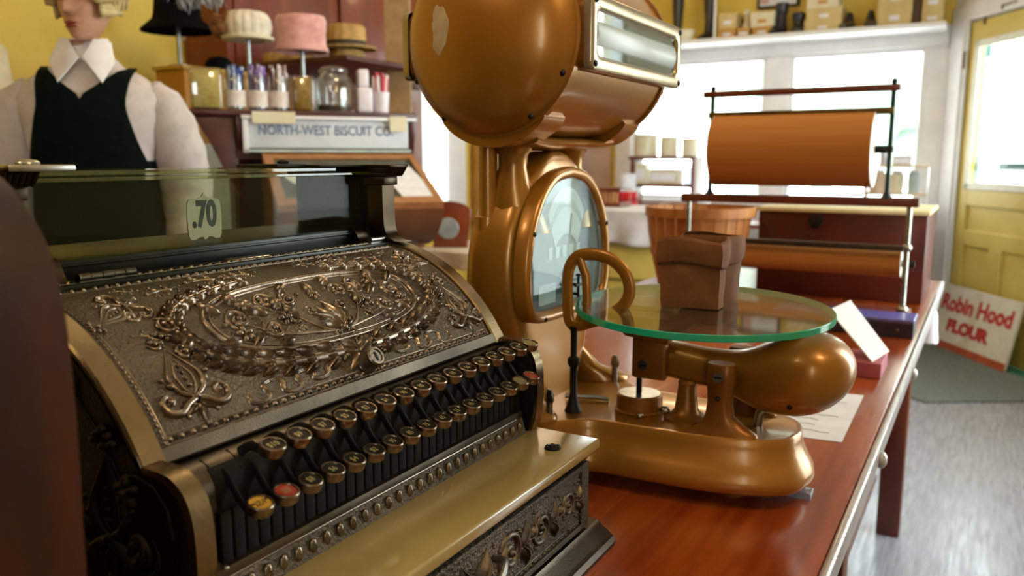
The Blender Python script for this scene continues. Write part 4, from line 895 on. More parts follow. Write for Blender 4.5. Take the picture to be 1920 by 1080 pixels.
# white tassel at the far counter corner
ts=thing('hanging_tassel','white knotted tassel hanging at the far end of the counter edge','tassel',(-.13,2.958,.83))
b=MB(); b.tube([(-.13,2.951,.838),(-.13,2.962,.834),(-.13,2.964,.815)],.006,seg=8); b.build('cord',M_white,ts)
b=MB(); b.ell((-.13,2.965,.80),(.018,.012,.024)); b.ell((-.131,2.965,.768),(.016,.012,.020)); b.lathe([(.012,.755),(.018,.735),(.021,.69),(.026,.645),(.024,.64),(0,.642)],(-.132,2.967,0),seg=18,sy=.6); b.build('tassel_body',M_white,ts)
# ================================================================== Robin Hood sign leaning on the door
sg=thing('flour_sign','cream enamel sign with red lettering leaning against the yellow door','sign',tuple(dw(.5,-.06,0)))
b=MB(); L0,L1=.15,1.0
def sp(s,z,o=0): return dw(s,-.11+z*.2-o,.016+z)
b.prism([sp(L0,0),sp(L1,0),sp(L1,.40),sp(L0,.40)],-nn*.018,.002); b.build('panel',mat('cream_enamel_sign','#dcd6c8','#e6e0d2',rough=.35),sg,smooth=0)
b=MB(); b.prism([sp(L0,-.006),sp(L1,-.006),sp(L1,.04),sp(L0,.04)],-nn*.022,.001); b.build('border',mat('orange_red_border','#a8441a','#b85424',rough=.4),sg,smooth=0)
M_redl=mat('red_lettering','#b82018','#c42a20',rough=.4)
upv=(sp(0,1)-sp(0,0)).normalized()
def sM(s,z): return frame(sp(s,z,.0185),dd,upv)
text('lettering','Robin Hood',.145,sM(.60,.285),M_redl,sg,bold=.006,sx=1.0)
text('lettering','FLOUR',.105,sM(.57,.145),M_redl,sg,bold=.008,sx=1.3)
# door mat
mt=MB(); mt.prism([(-.60,4.9,.0),(-.20,4.56,.0),(.02,4.70,.0),(.48,4.98,.0),(.24,5.36,.0),(-.29,6.16,.0),(-.55,6.2,.0)],(0,0,.012),.003); o=mt.build('door_mat',mat('grey_green_mat','#5d6560','#7a827c',rough=.95,scale=60,bump=.5),smooth=0); tag(o,'grey textured entrance mat on the floor before the yellow door','mat')
b=MB(); wbox(b,.15,1.3,-.09,.0,0,.015,.003); o=b.build('threshold',mat('green_threshold','#2c7a62','#388a70',rough=.5),smooth=0); o['kind']='structure'; o.name='trim_4'
# ================================================================== shelf of shoe boxes and boots over the windows
SZ=2.107
M_bxy=mat('buff_shoe_box','#c8b078','#d6c08a',rough=.75,scale=9); M_bxo=mat('tan_shoe_box','#b98a44','#c89a54',rough=.75,scale=9); M_bxw=mat('ivory_shoe_box','#d8cfae','#e4dcc0',rough=.75,scale=9); M_boot=mat('black_boot_leather','#17171a','#24242a',rough=.35,coat=.2)
def shoebox(x0,x1,z0,h,m,lab,y=6.08,d=.2,marks=True):
    t=thing('shoe_box',lab,'box',((x0+x1)/2,y+d/2,z0),0,'shoe boxes on the high shelf')
    b=MB(); b.box(x0+.003,x1-.003,y+.003,y+d,z0,z0+h*.7,.002); b.build('body',m,t,smooth=0)
    b=MB(); b.box(x0,x1,y,y+d+.003,z0+h*.62,z0+h,.002); b.build('lid',m,t,smooth=0)
    if marks: b=MB(); b.box((x0+x1)/2-.03,(x0+x1)/2+.03,y-.001,y+.002,z0+h*.25,z0+h*.5); b.build('end_label',M_paper if m is not M_bxw else M_bxo,t,smooth=0)
shoebox(-1.80,-1.675,SZ,.07,M_bxo,'tan shoe box at the bottom left of the high shelf, beside the white pole'); shoebox(-1.80,-1.67,SZ+.07,.105,M_bxy,'buff shoe box on the leftmost tan box of the high shelf')
shoebox(-1.665,-1.572,SZ,.065,M_bxo,'small tan shoe box carrying the cream vase')
shoebox(-1.555,-1.42,SZ,.062,M_bxo,'tan shoe box under an ivory box, left of the tall black boots'); shoebox(-1.57,-1.405,SZ+.062,.1,M_bxw,'ivory shoe box just under the hanging price frame')
shoebox(-1.2,-.955,SZ,.07,M_bxy,'wide buff shoe box, lowest of the three-box stack'); shoebox(-1.19,-.955,SZ+.07,.085,M_bxy,'buff shoe box in the middle of the three-box stack'); shoebox(-1.19,-.98,SZ+.155,.1,M_bxw,'ivory shoe box on top of the three-box stack')
shoebox(-.735,-.525,SZ,.135,M_bxy,'large buff shoe box right of the pair of black shoes, lower of two'); shoebox(-.735,-.525,SZ+.135,.1,M_bxy,'buff shoe box on top of the large box beside the brown post')
shoebox(-.468,-.345,SZ,.085,M_bxy,'lower buff box in the far right corner of the high shelf'); shoebox(-.468,-.345,SZ+.085,.12,M_bxy,'upper buff box in the far right corner of the high shelf')
b=MB(); b.box(-.522,-.475,6.1,6.15,SZ-.001,2.7,.003); o=b.build('shelf_post',mat('brown_post','#3a2410','#4c3018',rough=.5),smooth=0); tag(o,'dark brown upright post between the shoe boxes on the high shelf','post')
b=MB(); b.cyl((-1.825,6.07,SZ-.002),(-1.825,6.07,2.8),.009); o=b.build('shelf_pole',M_white); tag(o,'thin white pole standing on the high shelf','pole')
def boot(x,y,h,lab,a=0,tall=True):
    t=thing('boot' if tall else 'shoe',lab,'boot' if tall else 'shoe',(x,y,SZ),a,'black footwear on the high shelf'); Mx=WM[t]
    b=MB(); b.T=Mx
    sec=[]
    if tall: S_=[(0,.045,.036,.0),(.05,.045,.036,0),(.09,.04,.034,.0),(.15,.036,.034,.004),(h*.7,.045,.042,.004),(h,.05,.046,.0)]
    else: S_=[(0,.04,.034,.0),(.05,.036,.032,0),(.08,.03,.028,.004),(h,.018,.016,.006)]
    b.loft([[(rx*math.cos(k*PI/8),dy+ry*math.sin(k*PI/8),z) for k in range(16)] for z,ry,rx,dy in [(q[0],q[1],q[2],q[3]) for q in S_]])
    b.loft([[(w*math.cos(k*PI/8),y_,.004+hz*(1+math.sin(k*PI/8))) for k in range(16)] for y_,w,hz in ((.03,.034,.035),(-.02,.037,.035),(-.07,.04,.026),(-.11,.036,.018),(-.135,.022,.012))])
    b.build('upper',M_boot,t); b=MB(); b.T=Mx; b.prism([(x_,y_,0) for x_,y_ in ((-.03,.045),(.03,.045),(.038,0),(.04,-.08),(.025,-.135),(-.025,-.135),(-.04,-.08),(-.038,0))],(0,0,.012),.002); b.build('sole',M_black,t)
boot(-1.37,6.16,.22,'tall black boot left of the three-box stack',-.25); boot(-1.255,6.17,.14,'shorter black boot touching the three-box stack',.12)
boot(-2.15,6.2,.36,'tall black boot above the scale barrel, left of the white basin',.2); boot(-1.905,6.2,.34,'tall black boot between the white basin and the white pole',-.2)
boot(-.92,6.17,.12,'left shoe of the black pair right of the three-box stack',-.15,False); boot(-.785,6.17,.125,'right shoe of the black pair beside the large buff box',.15,False)
b=MB(); b.lathe([(0,0),(.045,0),(.064,.05),(.072,.07),(.068,.07),(.058,.05),(.042,.006),(0,.006)],(-2.035,6.05,SZ),seg=24); bs_=b.build('basin',mat('white_yellow_basin','#e0d9b8','#efe9cf',rough=.3)); tag(bs_,'white and yellow basin on the high shelf behind the scale','basin')
fr=thing('wall_print','dark framed card hanging above the ivory shoe box on the yellow wall','picture frame',(-1.43,6.3,2.31))
b=MB(); b.box(-1.585,-1.285,6.31,6.335,2.33,2.53,.002); b.build('frame',mat('dark_frame','#20242a',rough=.5),fr); b=MB(); b.box(-1.565,-1.305,6.305,6.312,2.345,2.515); b.build('card',M_paper,fr,smooth=0)
b=MB(); b.box(-1.56,-1.50,6.302,6.306,2.36,2.5); b.build('picture',mat('pink_print','#c9a0a0','#d8b4b0',rough=.8),fr,smooth=0)
b=MB(); b.lathe([(0,0),(.026,0),(.03,.012),(.022,.03),(.014,.06),(.02,.09),(.022,.12),(.012,.135),(0,.14)],(-1.62,6.17,SZ+.0655),seg=16); o=b.build('vase',M_bxw); tag(o,'small cream vase standing on the small tan shoe box','vase')
# ================================================================== window table with crocks and stock
WT=.80
wt=thing('window_table','long red-brown table under the shop windows','table',(-1.4,5.9,0))
b=MB(); b.box(-2.75,-.35,5.62,6.22,WT-.03,WT,.004); b.build('tabletop',M_redw,wt)
for x in (-2.7,-.42):
    for y in (5.66,6.16): b=MB(); b.box(x-.03,x+.03,y-.03,y+.03,0,WT-.03); b.build('leg',M_redw,wt)
rk=thing('display_rack','red-brown two-tier wooden rack on the window table','rack',(-2.1,5.9,WT))
for z in (1.235,1.03):
    b=MB(); b.box(-2.37,-1.87,5.82,6.05,z,z+.025,.003); b.build('shelf',M_redw,rk)
for x in (-2.36,-1.89):
    b=MB(); b.box(x,x+.025,5.83,6.04,WT,1.26,.002); b.build('side',M_redw,rk)
M_crock=mat('cream_crock','#d9d2b4','#e6e0c8',rough=.35,scale=6)
def crock(x,y,z,r,h,lab):
    t=thing('crock',lab,'crock',(x,y,z),0,'cream crocks on the rack')
    b=MB(); b.lathe([(0,0),(r*.95,0),(r,.01),(r,h*.85),(r*.9,h*.88)],(x,y,z),seg=24); b.build('body',M_crock,t)
    b=MB(); b.lathe([(r*.9,h*.87),(r*1.03,h*.88),(r*1.03,h*.96),(r*.9,h),(0,h)],(x,y,z),seg=24); b.build('lid',M_crock,t)
    b=MB(); b.prism([(x+q*.4,y-r*1.005+.002,z+h*.45+w) for q,w in rrect(0,0,r,h*.4,r*.2,3)],(0,.004,0)); b.build('label',mat('olive_label','#a8a468','#bdb880',rough=.7),t)
crock(-2.27,5.92,1.26,.088,.165,'widest cream crock on the rack, nearest the scale'); crock(-2.09,5.92,1.26,.066,.145,'middle cream crock on top of the window rack'); crock(-1.93,5.92,1.26,.058,.132,'smallest cream crock at the right end of the rack top')
def carton(x0,x1,y0,y1,z,h,m,lab,cat='box',name='carton'):
    t=thing(name,lab,cat,((x0+x1)/2,(y0+y1)/2,z)); b=MB(); b.box(x0,x1,y0,y1,z,z+h,.003); b.build('body',m,t,smooth=0); b=MB(); b.box(x0+.01,x1-.01,y0-.002,y0+.002,z+h*.2,z+h*.75); b.build('label',M_paper,t,smooth=0); return t
M_cart=mat('pale_carton','#cfbfa0','#dccdb0',rough=.7)
carton(-2.21,-2.0,5.85,6.0,1.055,.11,M_cart,'pale wide carton on the lower tier of the window rack')
carton(-2.33,-2.24,5.85,5.95,1.055,.15,M_crock,'narrow cream carton left on the lower tier of the window rack')
b=MB(); b.lathe([(0,0),(.03,0),(.032,.01),(.032,.1),(.015,.12),(.012,.15),(0,.15)],(-1.93,5.9,1.055),seg=16); o=b.build('bottle',glass('pale_bottle','#dfe8ee',gloss=.1,body='#c4d0da',bodyf=.4)); tag(o,'pale glass bottle at the right end of the rack lower tier','bottle')
tn=thing('tin','bright red round tin on the window table below the crocks','tin',(-2.33,5.72,WT)); 
b=MB(); b.lathe([(0,0),(.075,0),(.075,.195),(.07,.2),(0,.2)],(-2.33,5.72,WT),seg=24); b.build('body',mat('bright_red_tin','#c01018','#d01820',rough=.35),tn)
b=MB(); b.lathe([(.0755,.135),(.077,.137),(.077,.15),(.0755,.152)],(-2.33,5.72,WT),seg=24,cap=False); b.build('rim',mat('dark_red_rim','#8a0c10',rough=.4),tn)
b=MB(); b.lathe([(0,0),(.062,0),(.062,.13),(0,.135)],(-2.33,5.72,WT+.2),seg=24); o=b.build('paper_cup_stack',M_paper); tag(o,'white paper cylinder standing on the bright red tin','paper roll')
M_wb=mat('white_goods','#e4e4ea','#f2f2f6',rough=.5)
for k,(x,w,h,lab) in enumerate([(-2.16,.05,.09,'white bowl just right of the red tin'),(-2.03,.06,.12,'white jug under the rack lower tier'),(-1.75,.05,.15,'white jug at the left of the window glass'),(-1.6,.06,.10,'white bowl nearest the left window centre')]):
    t=thing('crockery',lab,'crockery',(x,5.72,WT)); b=MB(); b.lathe([(0,0),(w*.7,0),(w*1.05,h*.4),(w,h*.8),(w*.75,h),(w*.65,h),(w*.9,h*.78),(0,h*.1)],(x,5.72,WT),seg=20); b.build('body',M_wb,t); b=MB(); b.tube(cr([(x+w*.9,5.72,WT+h*.3),(x+w*1.5,5.72,WT+h*.45),(x+w*1.4,5.72,WT+h*.75),(x+w*.8,5.72,WT+h*.85)],4),.006,seg=6); b.build('handle',M_wb,t)
# right-hand stock under window 2
rs=thing('stock_rack','white two-tier rack of jars in the right-hand shop window','rack',(-.5,5.95,WT))
for z in (1.005,1.185):
    b=MB(); b.box(-.72,-.345,5.84,6.02,z,z+.016,.002); b.build('shelf',mat('pale_pine','#d6bfa0','#e2cdb0',rough=.6),rs)
for x in (-.72,-.36):
    b=MB(); b.box(x,x+.015,5.85,6.01,WT,1.2); b.build('side',M_white,rs)
def jar(x,y,z,r,h,m,lab):
    t=thing('jar',lab,'jar',(x,y,z)); b=MB(); b.lathe([(0,0),(r*.95,0),(r,.006),(r,h*.8),(r*.7,h*.87),(0,h*.87)],(x,y,z),seg=20); b.build('body',m,t); b=MB(); b.lathe([(0,h*.87),(r*.75,h*.87),(r*.75,h),(0,h)],(x,y,z),seg=20); b.build('lid',M_white,t); return t
jar(-.645,5.93,1.021,.05,.15,mat('peach_jar','#c8b09a','#d8c2ac',rough=.4),'peach jar with grey band in the right window rack'); jar(-.53,5.93,1.021,.042,.145,M_crock,'cream jar in the middle of the right window rack'); jar(-.43,5.93,1.021,.035,.15,mat('ice_blue_jar','#b4c4c8','#c8d6da',rough=.3),'ice blue jar at the right end of the window rack')
jar(-.62,5.93,1.201,.022,.1,mat('lilac_grey','#b0aeb8','#c2c0c8',rough=.5),'slim lilac-grey jar on top of the right window rack')
carton(-.56,-.45,5.88,5.98,1.201,.06,mat('lilac_carton','#bcb6b8','#cac4c6',rough=.6),'lilac-grey carton on top of the right window rack')
# low yellow chest with cloth, rails
yc=thing('yellow_chest','yellow painted chest partly covered by a marbled white cloth','chest',(-1.42,3.7,0))
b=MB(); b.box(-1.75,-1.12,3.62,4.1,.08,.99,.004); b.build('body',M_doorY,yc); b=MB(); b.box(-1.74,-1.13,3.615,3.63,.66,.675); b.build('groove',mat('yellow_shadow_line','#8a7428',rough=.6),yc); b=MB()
b.box(-1.75,-1.12,3.63,4.09,0,.08); b.build('plinth',M_redw,yc)
def cloth(x0,x1,y0,y1,z,drop,m,name,lab,seed=0,side=True):
    b=MB(); nx=36
    def fn(a,c):
        x=x0+(x1-x0)*a
        if c<.5: y=y1+(y0-y1)*(c/.5); zz=z+.004+.002*noise.noise(Vector((x*9,y*9,seed)))
        else:
            t=(c-.5)/.5; y=y0-.01-.012*t*(1+math.sin(x*34+seed)); zz=z+.004-drop*t*(1+.05*math.sin(x*17+seed))
        return (x,y,zz)
    b.grid(fn,nx,24); o=b.build(name,m,smooth=60,solid=.002); tag(o,lab,'cloth'); return o
cloth(-1.77,-1.10,3.60,4.1,.992,.155,mat('marbled_cloth','#c9c4c6','#e6e2e4',rough=.8,scale=9,stretch=(1,1,.6),detail=6),'cloth','white marbled cloth hanging over the front of the yellow chest')
cb=thing('stick_crate','small brown slatted crate on the marbled cloth','crate',(-1.66,3.9,1.0))
for z in (1.0,1.075):
    b=MB(); b.box(-1.72,-1.605,3.84,3.86,z,z+.018).box(-1.72,-1.605,3.98,4.0,z,z+.018).box(-1.72,-1.70,3.86,3.98,z,z+.018).box(-1.622,-1.605,3.86,3.98,z,z+.018); b.build('rim',M_redw,cb,smooth=0)
b=MB()
for k in range(4): b.box(-1.70+.022*k,-1.69+.022*k,3.845,3.857,1.018,1.075)
b.build('slats',M_st,cb,smooth=0)
# ================================================================== LEFT SIDE: biscuit cabinet, jars, hats, mannequin
M_cab=mat('cabinet_mahogany','#3c1710','#52221a',rough=.4,scale=6,stretch=(1,1,5),coat=.2)
M_oak=mat('warm_oak','#a0683a','#b47c4c',rough=.4,scale=7,stretch=(1,6,1),coat=.2)
M_bin=mat('copper_brown_bin','#7e4a2c','#96603e',rough=.3,scale=5,coat=.4)
M_board=mat('pale_sign_board','#c9ccd2','#d8dbe0',rough=.45,scale=9)
CTOP=1.401
PLx,PLy=-2.159,1.925; E1=Vector((.6,.8,0)); E2=Vector((.8,-.6,0))      # along the cabinet, out of its front
TC=Matrix(((.6,.8,0,PLx),(.8,-.6,0,PLy),(0,0,1,0),(0,0,0,1)))
def cpos(u,w,z=0): return TC@Vector((u,w,z))
cab=thing('biscuit_cabinet','mahogany shop cabinet with lettered pale board and slanted glass-lidded bin','cabinet',tuple(cpos(.22,-.15)))
def CB(): b=MB(); b.T=TC; return b
b=CB(); b.box(-.175,.60,-.41,.006,CTOP-.02,CTOP,.004); b.build('top',M_cab,cab)
b=CB(); b.box(-.02,.58,-.39,-.02,1.24,CTOP-.02); b.box(-.02,.58,-.39,-.12,0,1.24); b.build('body',M_cab,cab)
for u in (-.015,.575):
    b=CB(); b.prism([(u,w,z) for w,z in ((-.40,CTOP-.02),(-.004,CTOP-.02),(0,1.33),(-.02,1.27),(-.06,1.2),(-.09,0),(-.40,0))],(.022,0,0),.003); b.build('side_panel',M_cab,cab)
b=CB(); b.prism([(u,-.05,z) for u,z in ((-.17,CTOP-.02),(-.012,CTOP-.02),(-.012,1.12),(-.055,1.2),(-.10,1.30),(-.13,1.36))],(0,.03,0),.003); b.build('wing_bracket',M_cab,cab)
b=CB(); b.box(.012,.572,-.02,-.004,1.277,1.372,.002); b.build('lettered_board',M_board,cab,label='pale board with faded blue lettering')
b=CB(); b.box(.0,.6,-.01,.012,1.372,1.384,.003); b.box(.004,.022,-.012,.006,1.26,1.375,.002); b.build('board_rail',M_white,cab)
M_=frame(cpos(.285,-.0025,1.335),E1,(0,0,1)); text('lettering','NORTH-WEST BISCUIT CO.',.046,M_,mat('faded_blue_letters','#5f7898','#6f88a6',rough=.6),cab,bold=.0006,sx=.82,ext=.0004)
b=CB(); b.box(.02,.572,-.02,.03,1.262,1.272); b.build('glass_strip',mat('pale_teal_strip','#a8b8b4','#bccac6',rough=.2,coat=.5),cab,smooth=0)
ua,ub=.06,.578; t0=Vector((0,.03,1.252)); t1=Vector((0,.36,1.108)); dl=(t1-t0); LLd=dl.length; dl.normalize(); upl=Vector((0,-dl.z,dl.y))
def q2(s,u,h): return t0+dl*s*LLd+Vector((u,0,0))+upl*h
pr=[(p.x,p.y) for p in cr([(.385,1.085,0),(.345,1.03,0),(.27,.975,0),(.16,.945,0),(-.02,.93,0)],5)]
b=CB(); b.prism([(ua,w,z) for w,z in [(-.02,1.225)]+pr],(ub-ua,0,0),.002); bn=b.build('bin',M_bin,cab,smooth=40)
b=CB()
for s0,s1,a,c in ((-.02,.09,ua,ub),(.93,1.05,ua,ub),(.09,.93,ua,ua+.03),(.09,.93,ub-.022,ub)):
    b.loft([[q2(s0,a,-.02),q2(s0,c,-.02),q2(s0,c,.004),q2(s0,a,.004)],[q2(s1,a,-.02),q2(s1,c,-.02),q2(s1,c,.004),q2(s1,a,.004)]])
b.build('lid_frame',M_oak,bn,smooth=0)
b=CB(); b.loft([[q2(.09,ua+.03,-.004),q2(.09,ub-.022,-.004),q2(.09,ub-.022,-.001),q2(.09,ua+.03,-.001)],[q2(.93,ua+.03,-.004),q2(.93,ub-.022,-.004),q2(.93,ub-.022,-.001),q2(.93,ua+.03,-.001)]]); b.build('lid_glass',glass('bin_glass','#c8ccb4',gloss=.06,body='#8c8e74',bodyf=.45),bn,smooth=0)
def card(pts,lab,m=M_paper):
    b=CB(); b.loft([[q2(s,u,.0004) for s,u in pts],[q2(s,u,.002) for s,u in pts]]); o=b.build('notice_card',m,smooth=0); return tag(o,lab,'card')
card([(.40,.10),(.40,.155),(.62,.185),(.62,.128)],'white card on the bin lid seen through the register glass'); card([(.64,.135),(.64,.19),(.86,.215),(.86,.165)],'printed photo card below the small white card on the bin lid',mat('printed_card','#a8a8a0','#c8c0b0',rough=.6,scale=60))
card([(.24,.42),(.24,.535),(.93,.578),(.93,.455)],'large white card on the bin lid right of the register')
for a,c,z0,z1,lab in ((.035,.175,1.357,1.396,'long cream price ticket clipped above the faded lettering'),(.50,.56,1.336,1.388,'square cream ticket at the right end of the lettered board')):
    b=CB(); b.box(a,c,.013,.017,z0,z1); o=b.build('price_ticket',M_bxw,smooth=0); tag(o,lab,'ticket')
# ochre cupboard behind the mannequin
oc=thing('ochre_cupboard','tall plain ochre cupboard behind the mannequin shoulder','cupboard',(-2.87,2.4,0))
b=MB(); b.box(-2.96,-2.785,2.21,2.6,0,1.592,.004); b.build('body',mat('ochre_paint','#a8741c','#b88428',rough=.55,scale=5),oc); b=MB(); b.box(-2.965,-2.778,2.2,2.61,1.592,1.607,.003); b.build('top',mat('ochre_top','#b8902c','#c49c38',rough=.5),oc)
b=MB(); b.box(-2.785,-2.779,2.24,2.56,.2,1.3,.002); b.build('door',mat('pale_panel','#c4c8bc','#d2d6ca',rough=.5),oc,smooth=0)
# jars on the cabinet top
M_jar=glass('jar_glass','#f8fafa',gloss=.10)
ZC=CTOP+.0005; WJ=-.075
def sqjar(u0,u1,h,lab,sw):
    t=thing('sweet_jar',lab,'jar',tuple(cpos((u0+u1)/2,WJ,ZC)),0,'glass jars on the cabinet top')
    b=CB(); b.box(u0,u1,WJ-.045,WJ+.045,ZC,ZC+h,.008,seg=3); b.build('glass_body',M_jar,t)
    b=CB(); b.box(u0+.006,u1-.006,WJ-.039,WJ+.039,ZC+.005,ZC+h-.008,.006); b.build('sweets',sw,t); return t
sqjar(-.150,-.05,.135,'square jar of amber sweets at the left end of the cabinet top',mat('amber_sweets','#b09a44','#c8b264',rough=.35,scale=60,bump=.4))
sqjar(.178,.252,.12,'square amber jar between the striped-stick jars and the cookie jar',mat('dark_amber_sweets','#7a5a14','#a07c24',rough=.35,scale=60,bump=.4))
def stickjar(u,cs,lab,seed):
    p=cpos(u,WJ); x,y=p.x,p.y; t=thing('candy_stick_jar',lab,'jar',(x,y,ZC),0,'glass jars on the cabinet top'); r=.033; h=.118
    b=MB(); b.lathe([(0,0),(r,0),(r+.001,.004),(r+.001,h-.01),(r-.002,h),(r-.004,h),(r-.003,h-.01),(r-.003,.006),(0,.006)],(x,y,ZC),seg=24); b.build('glass_body',M_jar,t)
    rg=random.Random(seed)
    for j,c in enumerate(cs):
        b=MB()
        for k in range(11):
            a=rg.uniform(0,2*PI); rr=rg.uniform(.0,.023); a2=a+rg.uniform(-.4,.4)
            b.cyl((x+rr*math.cos(a),y+rr*math.sin(a),ZC+.008),(x+.027*math.cos(a2),y+.027*math.sin(a2),ZC+rg.uniform(.125,.155)),.0045,seg=8)
        b.build('candy_sticks',mat('stick_'+c[1:],c,rough=.3,coat=.4),t)['kind']='stuff'
    b=MB(); b.lathe([(r+.0012,.012),(r+.002,.012),(r+.002,.066),(r+.0012,.066)],(x,y,ZC),seg=24,cap=False); b.build('label',mat('jar_label','#d8c8bc','#e8e0dc',rough=.6,scale=30),t)
stickjar(-.007,['#2a4aa0','#c8d4ea','#1c3478'],'jar of blue and white candy sticks',1); stickjar(.066,['#5a2a78','#c8b8d8','#7a4a98'],'jar of purple candy sticks',2); stickjar(.137,['#6a3420','#d8d0cc','#8a4a34'],'jar of brown and white candy sticks',3)
p=cpos(.328,-.09); cjx,cjy=p.x,p.y
cj=thing('cookie_jar','large round glass jar with a glass lid on the cabinet top','jar',(cjx,cjy,ZC),0,'glass jars on the cabinet top')
b=MB(); b.lathe([(0,0),(.06,0),(.068,.015),(.069,.10),(.06,.12),(.046,.13),(.05,.14),(.045,.14),(.042,.132),(.056,.118),(.064,.1),(.062,.02),(0,.008)],(cjx,cjy,ZC),seg=36); b.build('glass_body',M_jar,cj)
b=MB(); b.lathe([(0,.163),(.018,.162),(.044,.155),(.052,.146),(.052,.141),(0,.141)],(cjx,cjy,ZC),seg=32); b.build('lid',glass('lid_glass2','#eef2f0',gloss=.2),cj); b=MB(); b.lathe([(0,.01),(.058,.01),(.058,.026),(0,.03)],(cjx,cjy,ZC),seg=24); b.build('biscuits',mat('dark_biscuits','#2c2818','#4a4228',rough=.8,scale=50,bump=.5),cj)
bt=thing('lotion_bottle','white bottle with a squared cap right of the cookie jar','bottle',tuple(cpos(.43,WJ,ZC))); M_mw=mat('milky_white','#d8cfd8','#e6dfe6',rough=.3)
b=CB(); b.box(.402,.458,WJ-.03,WJ+.03,ZC,ZC+.09,.01,seg=3); b.build('body',M_mw,bt); b=CB(); b.box(.408,.446,WJ-.024,WJ+.024,ZC+.09,ZC+.152,.006); b.build('cap',M_mw,bt)
p=cpos(.492,WJ); px_,py_=p.x,p.y
cp=thing('paper_cup','white cup holding red striped sticks at the right end of the cabinet top','cup',(px_,py_,ZC)); b=MB(); b.lathe([(0,0),(.026,0),(.031,.075),(.029,.075),(.024,.005),(0,.005)],(px_,py_,ZC),seg=24); b.build('cup',M_mw,cp)
for j,c in enumerate(('#c01828','#e8d8d8')):
    b=MB(); rg=random.Random(20+j)
    for k in range(8): a=rg.uniform(0,6.28); b.cyl((px_+.014*math.cos(a),py_+.014*math.sin(a),ZC+.01),(px_+.026*math.cos(a),py_+.026*math.sin(a),ZC+rg.uniform(.115,.145)),.005,seg=8)
    b.build('sticks',mat('stick_'+c[1:],c,rough=.4),cp)
# hats on stands
M_std=mat('stand_steel','#8c9298','#a8aeb4',rough=.3,metal=.9)
def stand(x,y,z,zt,lab):
    t=thing('hat_stand',lab,'hat stand',(x,y,z),0,'hat stands'); b=MB(); b.lathe([(0,z),(.045,z),(.045,z+.006),(.012,z+.012)],(x,y,0),seg=20); b.build('base',M_std,t); b=MB(); b.cyl((x,y,z+.008),(x,y,zt),.0078,seg=12); b.build('rod',M_std,t); b=MB(); b.ell((x,y,zt),(.05,.05,.016)); b.build('head_rest',M_std,t)
def hat(x,y,z,prof,m,name,lab,cat='hat',band=None,wob=None):
    t=thing(name,lab,cat,(x,y,z)); b=MB(); b.lathe(prof,(x,y,z),seg=40,cap=False,wob=wob); b.build('crown',m,t,smooth=60)
    if band: b=MB(); b.lathe(band[0],(x,y,z),seg=40,cap=False); b.build('hat_band',band[1],t)
    return t
M_felt=mat('black_felt','#08080a','#101013',rough=.95,scale=60,spec=.1); M_pink=mat('pink_velvet','#c98a86','#dca6a0',rough=.85,scale=30,sheen=.6,bump=.2,bscale=90); M_straw=mat('tan_straw','#a8824a','#c09a5e',rough=.75,kind='wave',scale=30,stretch=(.3,.3,4),bump=.3,bscale=150); M_fur=mat('cream_knit','#cfc6b4','#e6decf',rough=.95,scale=30,bump=.6,bscale=60); M_furb=mat('brown_fur','#6e4826','#8a5e36',rough=.95,scale=40,bump=.6,bscale=70)
hx_,hy_,hz_=-2.865,2.258,1.752; stand(hx_,hy_,1.6075,hz_+.03,'leftmost hat stand, under the black felt hat')
ft=hat(hx_,hy_,hz_,[(.140,-.008),(.138,.0),(.118,.018),(.096,.038),(.090,.06),(.084,.115),(.076,.145),(.06,.155),(0,.157)],M_felt,'felt_hat','black felt hat with flared brim and grey feathers on the leftmost stand',wob=lambda a,z:.05*math.sin(2*a+1)*(1 if z<.03 else .2))
rg=random.Random(4); b=MB(); rgt=Vector((.864,.503,0))
for k in range(34):
    t=k/33; p=Vector((hx_,hy_,hz_))+rgt*(.02+.19*t)+Vector((.503,-.864,0))*(.085-.02*t+rg.uniform(-.02,.02))+Vector((0,0,.135+rg.uniform(0,.03))); l=rg.uniform(.06,.10)
    b.tube([tuple(p+Vector((0,0,.05))),tuple(p),tuple(p+Vector((rg.uniform(-.01,.01),rg.uniform(-.01,.01),-l*.5))),tuple(p+Vector((rg.uniform(-.02,.02),rg.uniform(-.02,.02),-l)))],[.003,.009,.011,.002],seg=6,flat=(1,.4))
b.build('feather_plume',mat('grey_feather','#7c8086','#b8bcc2',rough=.9,scale=40),ft,label='grey and white feathers')['kind']='stuff'
hx_,hy_,hz_=-2.323,2.123,1.656; stand(hx_,hy_,ZC,hz_+.02,'hat stand behind the purple candy jar')
kh=thing('knit_hat','puffy cream knitted hat with brown fur on the second stand','hat',(hx_,hy_,hz_)); b=MB()
for k in range(16):
    a=2*PI*k/16; b.ell((hx_+.052*math.cos(a),hy_+.052*math.sin(a),hz_+.05),(.034,.034,.048),seg=12,rings=8)
b.lathe([(.07,.02),(.08,.05),(.065,.09),(.03,.102),(0,.104)],(hx_,hy_,hz_),seg=24,cap=False); b.build('crown',M_fur,kh); b=MB(); rg=random.Random(8)
for k in range(14):
    p=Vector((hx_,hy_,hz_))-rgt*(.055+.06*k/13)+Vector((.503,-.864,0))*(.05-.003*k+rg.uniform(-.015,.015))+Vector((0,0,.045+rg.uniform(-.02,.025))); b.ell(tuple(p),(.02,.02,.024),seg=10,rings=6)
b.build('fur_trim',M_furb,kh); b=MB(); b.lathe([(.06,.0),(.088,.002),(.09,.012),(.07,.018)],(hx_,hy_,hz_),seg=24,cap=False); b.build('rim',M_bxw,kh)
hx_,hy_,hz_=-2.265,2.33,1.634; stand(hx_,hy_,ZC,hz_+.02,'hat stand behind the square amber jar')
